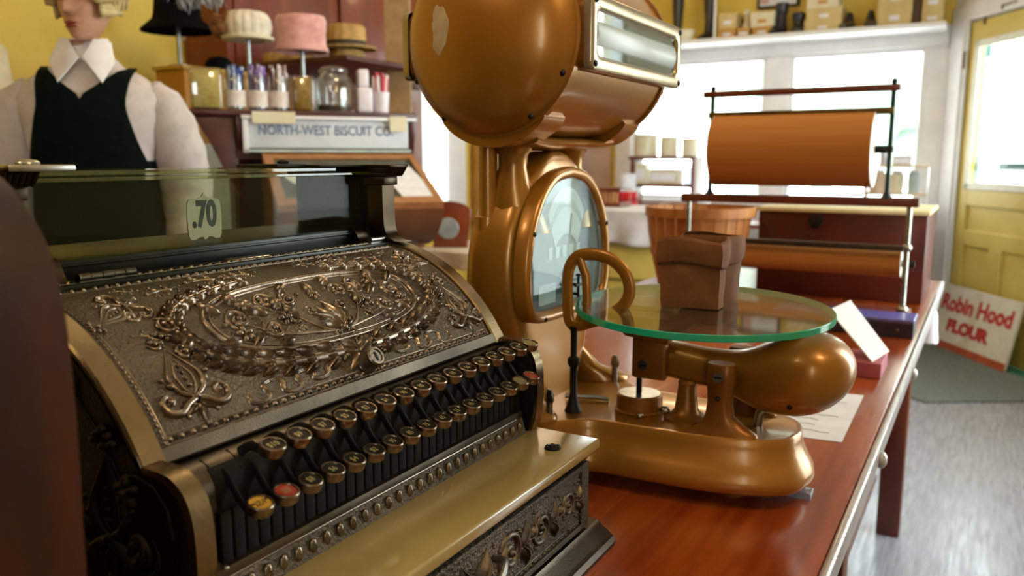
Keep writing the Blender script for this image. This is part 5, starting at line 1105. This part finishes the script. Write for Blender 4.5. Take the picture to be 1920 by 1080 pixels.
hat(hx_,hy_,hz_,[(.097,0),(.099,.006),(.090,.025),(.088,.06),(.093,.11),(.086,.128),(.06,.123),(0,.118)],M_pink,'velvet_hat','tall pink velvet hat on the third stand',wob=lambda a,z:.025*math.sin(5*a))
dkb=mat('dark_hat_band','#3a2a18',rough=.7)
def straw(x,y,z,s_,hc,lab,bd): hat(x,y,z,[(.115*s_,-.004),(.118*s_,.004),(.078*s_,.010),(.075*s_,hc*.85),(.066*s_,hc*.97),(0,hc)],M_straw,'straw_hat',lab,band=([(.0790*s_,.010),(.0775*s_,.03)],dkb) if bd else None)
straw(-2.46,2.80,1.6645,1.0,.042,'low straw hat underneath the banded straw boater',False); straw(-2.455,2.795,1.7115,1.1,.10,'tan straw boater with dark band right of the pink hat',True)
straw(-2.66,2.72,1.6645,.8,.045,'flat tan straw hat lying behind the pink hat',False); straw(-2.86,2.78,1.6645,.85,.05,'small tan straw hat behind the second stand',False)
hat(-2.85,2.44,1.6075,[(.058,0),(.056,.03),(.04,.052),(0,.062)],M_felt,'bowler_hat','small round black hat low on the ochre cupboard behind the blue candy jar')
# back shelf that carries the low hats
bsf=thing('back_cabinet','tall red-brown mahogany cabinet behind the hats','cabinet',(-3.05,3.0,0)); 
M_rb=mat('red_mahogany_panel','#6c2202','#803006',rough=.45,scale=5,stretch=(3,3,.6),coat=.2)
b=MB(); b.box(-3.28,-3.0,2.62,4.08,0,2.5,.004); b.build('body',M_rb,bsf); b=MB(); b.box(-3.0,-2.3,2.62,4.0,1.64,1.66,.003); b.build('shelf',M_cab,bsf)
b=MB(); b.box(-3.0,-2.985,2.66,3.3,1.5,2.45,.004).box(-3.0,-2.985,3.36,4.04,1.5,2.45,.004); b.build('door',M_rb,bsf)
b=MB(); b.prism([(-2.453,3.053,0),(-2.355,3.11,0),(-2.435,3.23,0),(-2.533,3.173,0)],(0,0,HZ),.004); o=b.build('room_post',mat('tan_post','#96714a','#a88458',rough=.6)); o['kind']='structure'; o.name='trim_5'
# small picture on the yellow wall
b=MB(); b.box(LX,LX+.02,2.62,2.7,1.78,1.90,.002); o=b.build('wall_card',mat('pale_blue_card','#a8c0c8','#bcd0d6',rough=.6),smooth=0); tag(o,'small pale blue card on the yellow wall behind the black felt hat','card')
# side table with mirror stand and lace
tb=thing('side_table','low side table beyond the bins covered by a pale cloth','table',(-1.63,2.8,0)); b=MB(); b.box(-1.88,-1.38,2.5,3.1,.865,.892,.004); b.build('tabletop',M_oak,tb)
for x in (-1.84,-1.42):
    for y in (2.54,3.06): b=MB(); b.box(x-.025,x+.025,y-.025,y+.025,0,.865); b.build('leg',M_oak,tb)
cloth(-1.89,-1.37,2.485,3.1,.8945,.06,mat('lace_cloth','#cfc0a8','#e0d4be',rough=.85,scale=30),'lace_cloth','pale lace-edged cloth on the side table behind the register')
mr=thing('mirror_stand','small arched red-brown wooden stand with a round mirror','mirror',(-1.79,2.60,.9005)); d_=Vector((.864,.503,0)); n_=Vector((.503,-.864,0)); o_=Vector((-1.79,2.60,.9005))
def mp(u,v,w=0): return o_+d_*u+Vector((0,0,v))+n_*w
sh_=[(-.066,0),(.066,0),(.082,.14)]+[(p.x,p.y) for p in cr([(.078,.15,0),(.045,.168,0),(0,.178,0),(-.045,.176,0),(-.066,.165,0)],4)]
b=MB(); b.prism([mp(u,v) for u,v in sh_],n_*-.04,.003); b.build('frame',mat('red_brown_veneer','#6e2c10','#86401c',rough=.3,coat=.3,scale=9),mr)
b=MB(); b.lathe([(0,.003),(.040,.003),(.042,.0)],mp(-.008,.074,0),tuple(n_),seg=32); b.build('mirror_glass',mat('mirror_glass','#a8b4b4','#c4cece',rough=.25,metal=.5),mr)  # pale blue-grey base stands in for a bright reflection
# white wall end beside the bins and tall white panel
b=MB(); b.box(-2.3,-1.86,2.62,2.66,.0,1.12,.003); 
# goods against the far left wall
gs=thing('goods_shelf','tall yellow-brown shelf of packets against the far left wall','shelf',(-3.1,5.6,0)); M_pine=mat('honey_pine','#a8742c','#bc8a40',rough=.5,scale=6)
b=MB(); b.box(-3.28,-2.95,5.05,5.09,0,2.1,.003); b.build('side',M_pine,gs); b=MB(); b.box(-3.28,-2.95,6.2,6.24,0,2.1,.003); b.build('side',M_pine,gs)
for z in (.3,.75,1.12,1.5,1.9):
    b=MB(); b.box(-3.28,-2.95,5.09,6.2,z,z+.025); b.build('shelf_board',M_pine,gs)
cs=[('#c9a44c','yellow'),('#b8583a','rust red'),('#d8c8a0','cream'),('#8a9aa8','slate blue'),('#c88a4a','orange tan')]
rg=random.Random(9)
for z,lv in ((.775,'second'),(1.145,'third'),(1.525,'fourth')):
    y=5.12
    for k,(c,nm) in enumerate(cs):
        w=rg.uniform(.13,.18); hh=rg.uniform(.18,.3); carton(-3.2,-2.97,y,y+w,z+.0002,hh,mat('packet_'+nm.replace(' ','_'),c,rough=.6),'%s packet on the %s board of the far goods shelf'%(nm,lv),'packet','packet'); y+=w+.04
pst=thing('wall_poster','pinkish poster in a white frame left of the shop windows','poster',(-2.85,6.33,1.1)); b=MB(); b.box(-3.0,-2.73,6.33,6.348,.9,1.75,.002); b.build('sheet',mat('pink_poster','#cdb0a4','#dcc4b8',rough=.7,scale=7,detail=8),pst,smooth=0)
b=MB(); b.box(-2.73,-2.70,6.32,6.348,.86,1.79,.002).box(-3.03,-3.0,6.32,6.348,.86,1.79,.002).box(-3.0,-2.73,6.32,6.348,1.75,1.79,.002).box(-3.0,-2.73,6.32,6.348,.86,.9,.002); b.build('frame',mat('yellow_frame','#b89a3c','#c8aa4c',rough=.5),pst,smooth=0)
# ------------------------------------------------------------------ mannequin
mq=thing('mannequin','shop mannequin with short blond hair, white shirt and dark green waistcoat','mannequin',(-2.13,1.40,0),0)
MX,MY=-1.946,1.268   # turned so that it looks a little past the camera
TH=math.atan2(0-MY,0-MX)+PI/2-R(14)
mq.location=(MX,MY,0); mq.rotation_euler=(0,0,TH); mq.scale=(.932,.932,1); WM[mq]=Matrix.Translation((MX,MY,0))@Matrix.Rotation(TH,4,'Z')@Matrix.Diagonal((.932,.932,1,1)); ML=WM[mq]
M_skin=mat('mannequin_skin','#c08a6a','#cc987a',rough=.45,scale=9); M_lip=mat('mannequin_lips','#8e3a34','#9c463e',rough=.4); M_shirt=mat('white_shirt_cotton','#beb4b0','#cac2c0',rough=.85,scale=30,bump=.6,bscale=14,bdist=.012); M_coll=mat('white_collar','#e6e2e4','#efecee',rough=.8); M_vest=mat('dark_green_waistcoat','#060d0b','#0a1410',rough=.95,scale=50,spec=.1); M_hair=mat('blond_hair','#a89058','#c8b27a',rough=.5,scale=30,stretch=(1,1,4),bump=.6,bscale=40); M_skirt=mat('black_skirt','#0a0d0a','#101410',rough=.95,spec=.1,scale=40)
def ring(z,hw,yf,yb,n=28,e=2.3,x0=0,y0=0):
    o=[]
    for k in range(n):
        t=2*PI*k/n; c,s_=math.cos(t),math.sin(t); x=hw*abs(c)**(2/e)*(1 if c>0 else -1); y=(yb if s_>0 else yf)*abs(s_)**(2/e)*(1 if s_>0 else -1); o.append((x0+x,y0+y,z))
    return o
# body: head, neck, torso, arms and hands in one surface
hx,hy,hz=.022,-.025,1.532; HR=Matrix.Translation((hx,hy,hz))@Matrix.Rotation(R(-24),4,'Z')@Matrix.Rotation(R(12),4,'X')@Matrix.Scale(.86,4)
Z_=[.0,.012,.03,.05,.075,.10,.125,.155,.185,.21,.226,.232]; HWs=[.020,.034,.046,.054,.061,.067,.070,.073,.069,.054,.03,.006]; YF=[.070,.082,.086,.086,.085,.086,.089,.089,.079,.056,.03,.006]; YB=[-.02,.0,.03,.055,.078,.088,.092,.095,.09,.072,.04,.008]
def ip(a,z):
    for i in range(len(Z_)-1):
        if z<=Z_[i+1]: t=(z-Z_[i])/(Z_[i+1]-Z_[i]); return a[i]+(a[i+1]-a[i])*t
    return a[-1]
def headring(z,n=44):
    hw,yf,yb=ip(HWs,z),ip(YF,z),ip(YB,z); o=[]
    for k in range(n):
        t=2*PI*k/n-PI/2+1e-4; c,s_=math.cos(t),math.sin(t); x=hw*abs(c)**.9*(1 if c>0 else -1)
        y=-yf*abs(s_)**.85 if s_<0 else yb*abs(s_)**.85
        if s_<0:
            g=lambda x0,sx,z0,sz:math.exp(-((x-x0)/sx)**2-((z-z0)/sz)**2)
            nz=max(0,1-abs(z-.078)/.045) if z>.078 else max(0,1-(.078-z)/.012)
            y-=.024*nz*math.exp(-(x/(.008+.007*(1 if z<.09 else .3)))**2)
            y-=.006*g(0,.02,.048,.006)+.006*g(0,.018,.035,.007)-.004*g(0,.022,.0415,.003)+.005*g(0,.016,.012,.01)
            y+=.011*g(.030,.016,.112,.012)+.011*g(-.030,.016,.112,.012)-.004*g(.03,.02,.128,.006)-.004*g(-.03,.02,.128,.006)-.004*g(.04,.015,.085,.015)-.004*g(-.04,.015,.085,.015)
        o.append((x,y,z))
    return o
b=MB(); b.T=ML
zs=[.0,.006,.012,.02,.028,.034,.038,.0415,.045,.05,.056,.064,.07,.076,.082,.09,.098,.106,.114,.122,.13,.145,.16,.175,.19,.205,.218,.228]
hd=[[HR@Vector(p) for p in headring(z)] for z in zs]
nk=[[Vector((x+.0,y,z)) for x,y,z in ring(z,hw,yf,yb,44,2.1,x0,y0)] for z,hw,yf,yb,x0,y0 in ((.93,.165,.11,.12,0,0),(1.05,.14,.1,.1,0,0),(1.18,.125,.1,.09,0,0),(1.3,.15,.11,.1,0,0),(1.38,.168,.1,.1,0,0),(1.42,.14,.085,.085,0,.005),(1.45,.085,.06,.07,0,.01),(1.475,.058,.052,.06,0,.008),(1.5,.053,.052,.055,-.006,0),(1.52,.052,.052,.055,-.014,-.006))]
# ring() starts at +x; headring starts at -y: rotate neck rings to match
nk=[r[-11:]+r[:-11] for r in nk]
b.loft(nk+hd,True)
def arm(sg):
    sh_=Vector((sg*.165,.0,1.375)); el=Vector((sg*.215,.03,1.15)); wr=Vector((sg*.205,-.05,.955))
    b.tube(cr([tuple(sh_),tuple((sh_+el)/2),tuple(el),tuple((el+wr)/2),tuple(wr)],4),[.045]*4+[.042]*4+[.036]*4+[.032]*4+[.025],seg=14)
    A=axis_mat((wr-el).normalized()); hd0=wr
    pal=[hd0+A@Vector((0,0,s)) for s in (-.005,.02,.05,.085)]
    b.loft([[p+A@Vector((w*math.cos(t),h_*math.sin(t),0)) for t in [2*PI*k/14 for k in range(14)]] for p,w,h_ in zip(pal,(.024,.03,.038,.036),(.02,.016,.014,.011))])
    for f in range(4):
        u=-.028+.0187*f; L_=(.06,.072,.068,.052)[f]; p0=hd0+A@Vector((u,0,.078)); 
        b.tube([p0,p0+A@Vector((u*.12,-.006,L_*.45)),p0+A@Vector((u*.15,-.018,L_*.78)),p0+A@Vector((u*.15,-.03,L_))],[.0092,.0088,.008,.0055],seg=8)
    th=hd0+A@Vector((-.028*sg,-.002,.025)); b.tube([th,th+A@Vector((-.02*sg,-.01,.025)),th+A@Vector((-.028*sg,-.018,.05)),th+A@Vector((-.028*sg,-.022,.066))],[.011,.0105,.009,.006],seg=8)
for s_ in (-1,1): arm(s_)
for s_ in (-1,1):
    c=HR@Vector((s_*.071,.012,.098)); b.ell(c,(.008,.016,.028),rot=HR.to_3x3(),seg=12,rings=8)
b.build('body',M_skin,mq,smooth=70)
for s_ in (-1,1):
    b=MB(); b.T=ML; c=HR@Vector((s_*.0295,-.0735,.1115)); b.ell(c,(.0125,.008,.0075),rot=HR.to_3x3(),seg=12,rings=8); e_=b.build('eye',mat('eye_white','#d8d4cc',rough=.2),mq)
    b=MB(); b.T=ML; c=HR@Vector((s_*.0295,-.0808,.1105)); b.ell(c,(.0052,.002,.0052),rot=HR.to_3x3(),seg=12,rings=6); b.build('iris',mat('dark_iris','#2a2018',rough=.2),e_)
    b=MB(); b.T=ML; b.tube([HR@Vector((s_*q,-.086+abs(q-.03)*.35,z)) for q,z in ((.012,.126),(.025,.1295),(.042,.1275))],[.002,.0026,.0012],seg=6); b.build('eyebrow',M_hair,mq)
b=MB(); b.T=ML
for z,h_,d in ((.0465,.0038,0),(.0365,.0048,.001)): b.tube([HR@Vector((x,-.0865-.0062*math.exp(-(x/.018)**2)+.12*abs(x)*.3,z+(.001 if abs(x)<.004 else .0022*(1-abs(x)/.02)) )) for x in (-.021,-.012,-.004,0,.004,.012,.021)],[.0012,.0032,.0042,.0038,.0042,.0032,.0012],seg=8)
b.build('lips',M_lip,mq)
# hair: wavy cap with side locks
b=MB(); b.T=ML
def hairfn(a,c):
    th=2*PI*a; v=c
    z=.245-.17*v-.02*v*v; r=math.sin(min(1,.14+v*1.7)*PI/2)
    x=.079*r*math.cos(th); y=(.106 if math.sin(th)<0 else .086)*r*math.sin(th)+.008
    w=.006*math.sin(9*th+7*v)*v+.004*math.sin(17*th+3)
    return HR@Vector((x+w*math.cos(th),y+w*math.sin(th),z+.004*math.sin(6*th)))
b.grid(hairfn,48,16,skip=lambda a,c:(math.sin(2*PI*a)<-.5 and c>.36),closed=True)
for s_ in (-1,1):
    for k in range(7):
        y0_=-.055+.02*k; b.tube([HR@Vector((s_*.066,y0_,.17)),HR@Vector((s_*(.080+.004*math.sin(k*2)),y0_+.004,.135)),HR@Vector((s_*.079,y0_+.002,.10 if k!=3 else .12)),HR@Vector((s_*.072,y0_+.012,.072 if k>2 else .095))],[.012,.014,.012,.005],seg=8)
b.build('hair',M_hair,mq,smooth=60,solid=.006)
# shirt: torso shell, sleeves, cuffs, collar
tors=[(1.04,.158,.118,.118,0,0),(1.12,.15,.116,.112,0,0),(1.2,.146,.116,.108,0,0),(1.28,.162,.124,.112,0,0),(1.34,.176,.122,.112,0,0),(1.385,.182,.108,.108,0,.0),(1.42,.165,.092,.095,0,.003),(1.447,.125,.075,.082,0,.006),(1.468,.08,.064,.072,0,.006),(1.485,.064,.06,.066,0,.005)]
b=MB(); b.T=ML; b.loft([ring(z,hw,yf,yb,44,2.3,x0,y0) for z,hw,yf,yb,x0,y0 in tors],True,ends=(False,False))
b.build('shirt',M_shirt,mq,smooth=60)
for sg_ in (-1,1):
    b=MB(); b.T=ML
    P_=cr([(sg_*.135,.0,1.405),(sg_*.178,.004,1.36),(sg_*.205,.012,1.27),(sg_*.222,.026,1.16),(sg_*.22,.0,1.06),(sg_*.21,-.04,.985)],5); n_p=len(P_)
    rr=[]
    for i in range(n_p):
        t=i/(n_p-1); rr.append((.040+.029*math.sin(PI/2*min(1,t*2.2)) if t<.6 else .069-.026*(t-.6)/.4)+.003*math.sin(i*1.9))
    b.tube(P_,rr,seg=22); b.build('sleeve',M_shirt,mq,smooth=60)
    b=MB(); b.T=ML; b.tube([(sg_*.2115,-.036,.99),(sg_*.206,-.05,.958)],[.041,.037],seg=22); b.build('cuff',M_coll,mq)
for sg_ in (-1,1):
    b=MB(); b.T=ML
    b.prism([(sg_*.004,-.074,1.478),(sg_*.030,-.060,1.522),(sg_*.058,-.03,1.528),(sg_*.078,-.062,1.468),(sg_*.052,-.098,1.418)],(0,-.006,.002),.001); b.build('collar_point',M_coll,mq)
b=MB(); b.T=ML; b.loft([ring(z,hw,yf,yb,32,2.1,-.004,.002) for z,hw,yf,yb in ((1.475,.066,.06,.068),(1.5,.062,.058,.066),(1.525,.06,.056,.064),(1.524,.057,.053,.061),(1.478,.06,.055,.063))],False); b.build('collar_band',M_coll,mq)
for z in (1.33,1.36,1.39,1.42): pass
# waistcoat: front and back shells with V neck and armholes
def tors_at(z):
    for i in range(len(tors)-1):
        if z<=tors[i+1][0]:
            t=(z-tors[i][0])/(tors[i+1][0]-tors[i][0]); return [tors[i][k]+(tors[i+1][k]-tors[i][k])*t for k in range(6)]
    return list(tors[-1])
b=MB(); b.T=ML; ZT,ZB=1.462,1.045
def vf(side):
    def fn(a,c):
        z=ZB+(ZT-ZB)*c; _,hw,yf,yb,x0,y0=tors_at(z)
        out_=.155-.0*z if z<1.2 else .155-.05*min(1,(z-1.2)/.16)**.8+.012*max(0,(z-1.38)/.08)
        inn_=0 if z<1.388 else .098*((z-1.388)/(ZT-1.388))**.9
        out_=min(out_,hw*.985+.002) if z<1.2 else out_
        x=inn_+(out_-inn_)*a
        hw2=hw+.006; r=max(0,1-(min(x,hw2*.999)/hw2)**2.3)**(1/2.3); return (side[0]*x,y0-(yf+.009)*r-.001*0 if side[1]<0 else y0+(yb+.009)*r,z)
    return fn
for s_ in (-1,1): b.grid(vf((s_,-1)),14,30)
def vb(a,c):
    z=ZB+(ZT-ZB)*c; _,hw,yf,yb,x0,y0=tors_at(z); x=(a*2-1)*(min(hw*.985,.155 if z<1.2 else .155-.05*min(1,(z-1.2)/.16)**.8))
    hw2=hw+.006; r=max(0,1-(abs(x)/hw2)**2.3)**(1/2.3); return (x,y0+(yb+.009)*r,z)
b.grid(vb,24,24); bmesh.ops.remove_doubles(b.bm,verts=b.bm.verts[:],dist=.0008); vest=b.build('waistcoat',M_vest,mq,smooth=60,solid=.004)
# side pieces under the arms
b=MB(); b.T=ML; b.loft([ring(z,hw+.004,yf+.004,yb+.004,44,2.3) for z,hw,yf,yb in ((1.03,.162,.124,.122),(1.12,.151,.121,.115),(1.2,.147,.12,.11),(1.235,.15,.122,.111))],False); b.build('waistcoat_side',M_vest,mq,smooth=60,solid=.002)
b=MB(); b.T=ML; b.loft([ring(z,hw,yf,yb,44,2.2) for z,hw,yf,yb in ((.012,.2,.19,.19),(.4,.19,.18,.18),(.75,.185,.15,.155),(.95,.178,.135,.135),(1.06,.163,.125,.122))],True); b.build('skirt',M_skirt,mq,smooth=60)
b=MB(); b.T=ML; b.lathe([(0,0),(.16,0),(.16,.012),(0,.012)],(0,0,0),seg=32); b.build('stand_base',M_std,mq)
# pale lamp shade at the very left edge
lp_=thing('draped_stand','cream fabric-covered stand at the far left edge beside the mannequin','stand',(-3.079,1.639,0)); c=Vector((-3.079,1.639,0))
b=MB(); b.lathe([(0,.0),(.14,0),(.13,.02),(.03,.04),(.02,1.17),(0,1.17)],(c.x,c.y,0),seg=24); b.build('pole',M_dark,lp_); b=MB(); b.lathe([(.078,1.17),(.085,1.175),(.066,1.45),(.05,1.62),(.04,1.64),(0,1.64)],(c.x,c.y,0),seg=28); b.build('fabric_cover',mat('cream_fabric','#cdbf9c','#dcd0b0',rough=.9,scale=30),lp_)
# ================================================================== ceiling lamps
M_bulb=mat('warm_bulb','#ffd9a0',emit=('#ffe0b0',22)); 
for i,(x,y,lab) in enumerate(((-.9,-.7,'schoolhouse pendant lamp over the near end of the counter'),(-1.3,1.9,'schoolhouse pendant lamp above the biscuit cabinet'),(-1.6,4.4,'schoolhouse pendant lamp over the back of the shop'),(.7,.4,'schoolhouse pendant lamp on the customers side'))):
    t=thing('pendant_lamp',lab,'lamp',(x,y,HZ),0,'pendant lamps')
    b=MB(); b.lathe([(0,HZ),(.06,HZ),(.05,HZ-.03),(.008,HZ-.04),(.008,HZ-.42),(.045,HZ-.43),(.05,HZ-.47)],(x,y,0),seg=24,cap=False); b.build('rod',M_dark,t)
    b=MB(); b.lathe([(.05,HZ-.465),(.12,HZ-.5),(.15,HZ-.56),(.12,HZ-.63),(.05,HZ-.66),(0,HZ-.665)],(x,y,0),seg=32,cap=False); b.build('globe',M_bulb,t)
SKY=10.0; EXPO=0.2
# ================================================================== LIGHT, CAMERA
w=bpy.data.worlds.new('daylight'); sc.world=w; w.use_nodes=True; nt=w.node_tree; bg=nt.nodes['Background']
bg.inputs['Color'].default_value=(.93,.97,1.0,1); bg.inputs['Strength'].default_value=SKY
def portal(name,c,dirv,sx,sy):
    l=bpy.data.lights.new(name,'AREA'); l.shape='RECTANGLE'; l.size=sx; l.size_y=sy; l.cycles.is_portal=True
    o=bpy.data.objects.new(name,l); col.objects.link(o); o.location=c; o.rotation_euler=Vector(dirv).to_track_quat('-Z','Y').to_euler()
for x0,x1 in wins: portal('window_portal',((x0+x1)/2,FY+.16,(wz0+wz1)/2),(0,-1,0),x1-x0,wz1-wz0)
portal('window_portal',tuple(dw((S0+S1)/2,.16,DZ/2)),tuple(-nn),S1-S0,DZ)
for a,c,z0,z1 in [(-2.2,-1.3,1.0,2.3),(1.9,3.9,.6,2.4)]: portal('window_portal',(RX+.16,(a+c)/2,(z0+z1)/2),(-1,0,0),c-a,z1-z0)
portal('window_portal',(LX-.16,4.545,1.6),(1,0,0),.49,1.4)
cam=bpy.data.cameras.new('camera'); co=bpy.data.objects.new('camera',cam); col.objects.link(co); sc.camera=co
cam.sensor_width=36; cam.lens=1528/1920*36; co.location=(0,0,CH); co.rotation_euler=(R(81),0,R(30.2)); cam.clip_start=.02
cam.dof.use_dof=True; cam.dof.focus_distance=.72; cam.dof.aperture_fstop=7.0
sc.view_settings.view_transform='Standard'; sc.view_settings.look='None'; sc.view_settings.gamma=1; sc.view_settings.exposure=EXPO
sc.cycles.max_bounces=10; sc.cycles.transparent_max_bounces=16; sc.cycles.sample_clamp_indirect=6; sc.cycles.caustics_reflective=False; sc.cycles.caustics_refractive=False
bpy.context.view_layer.update()
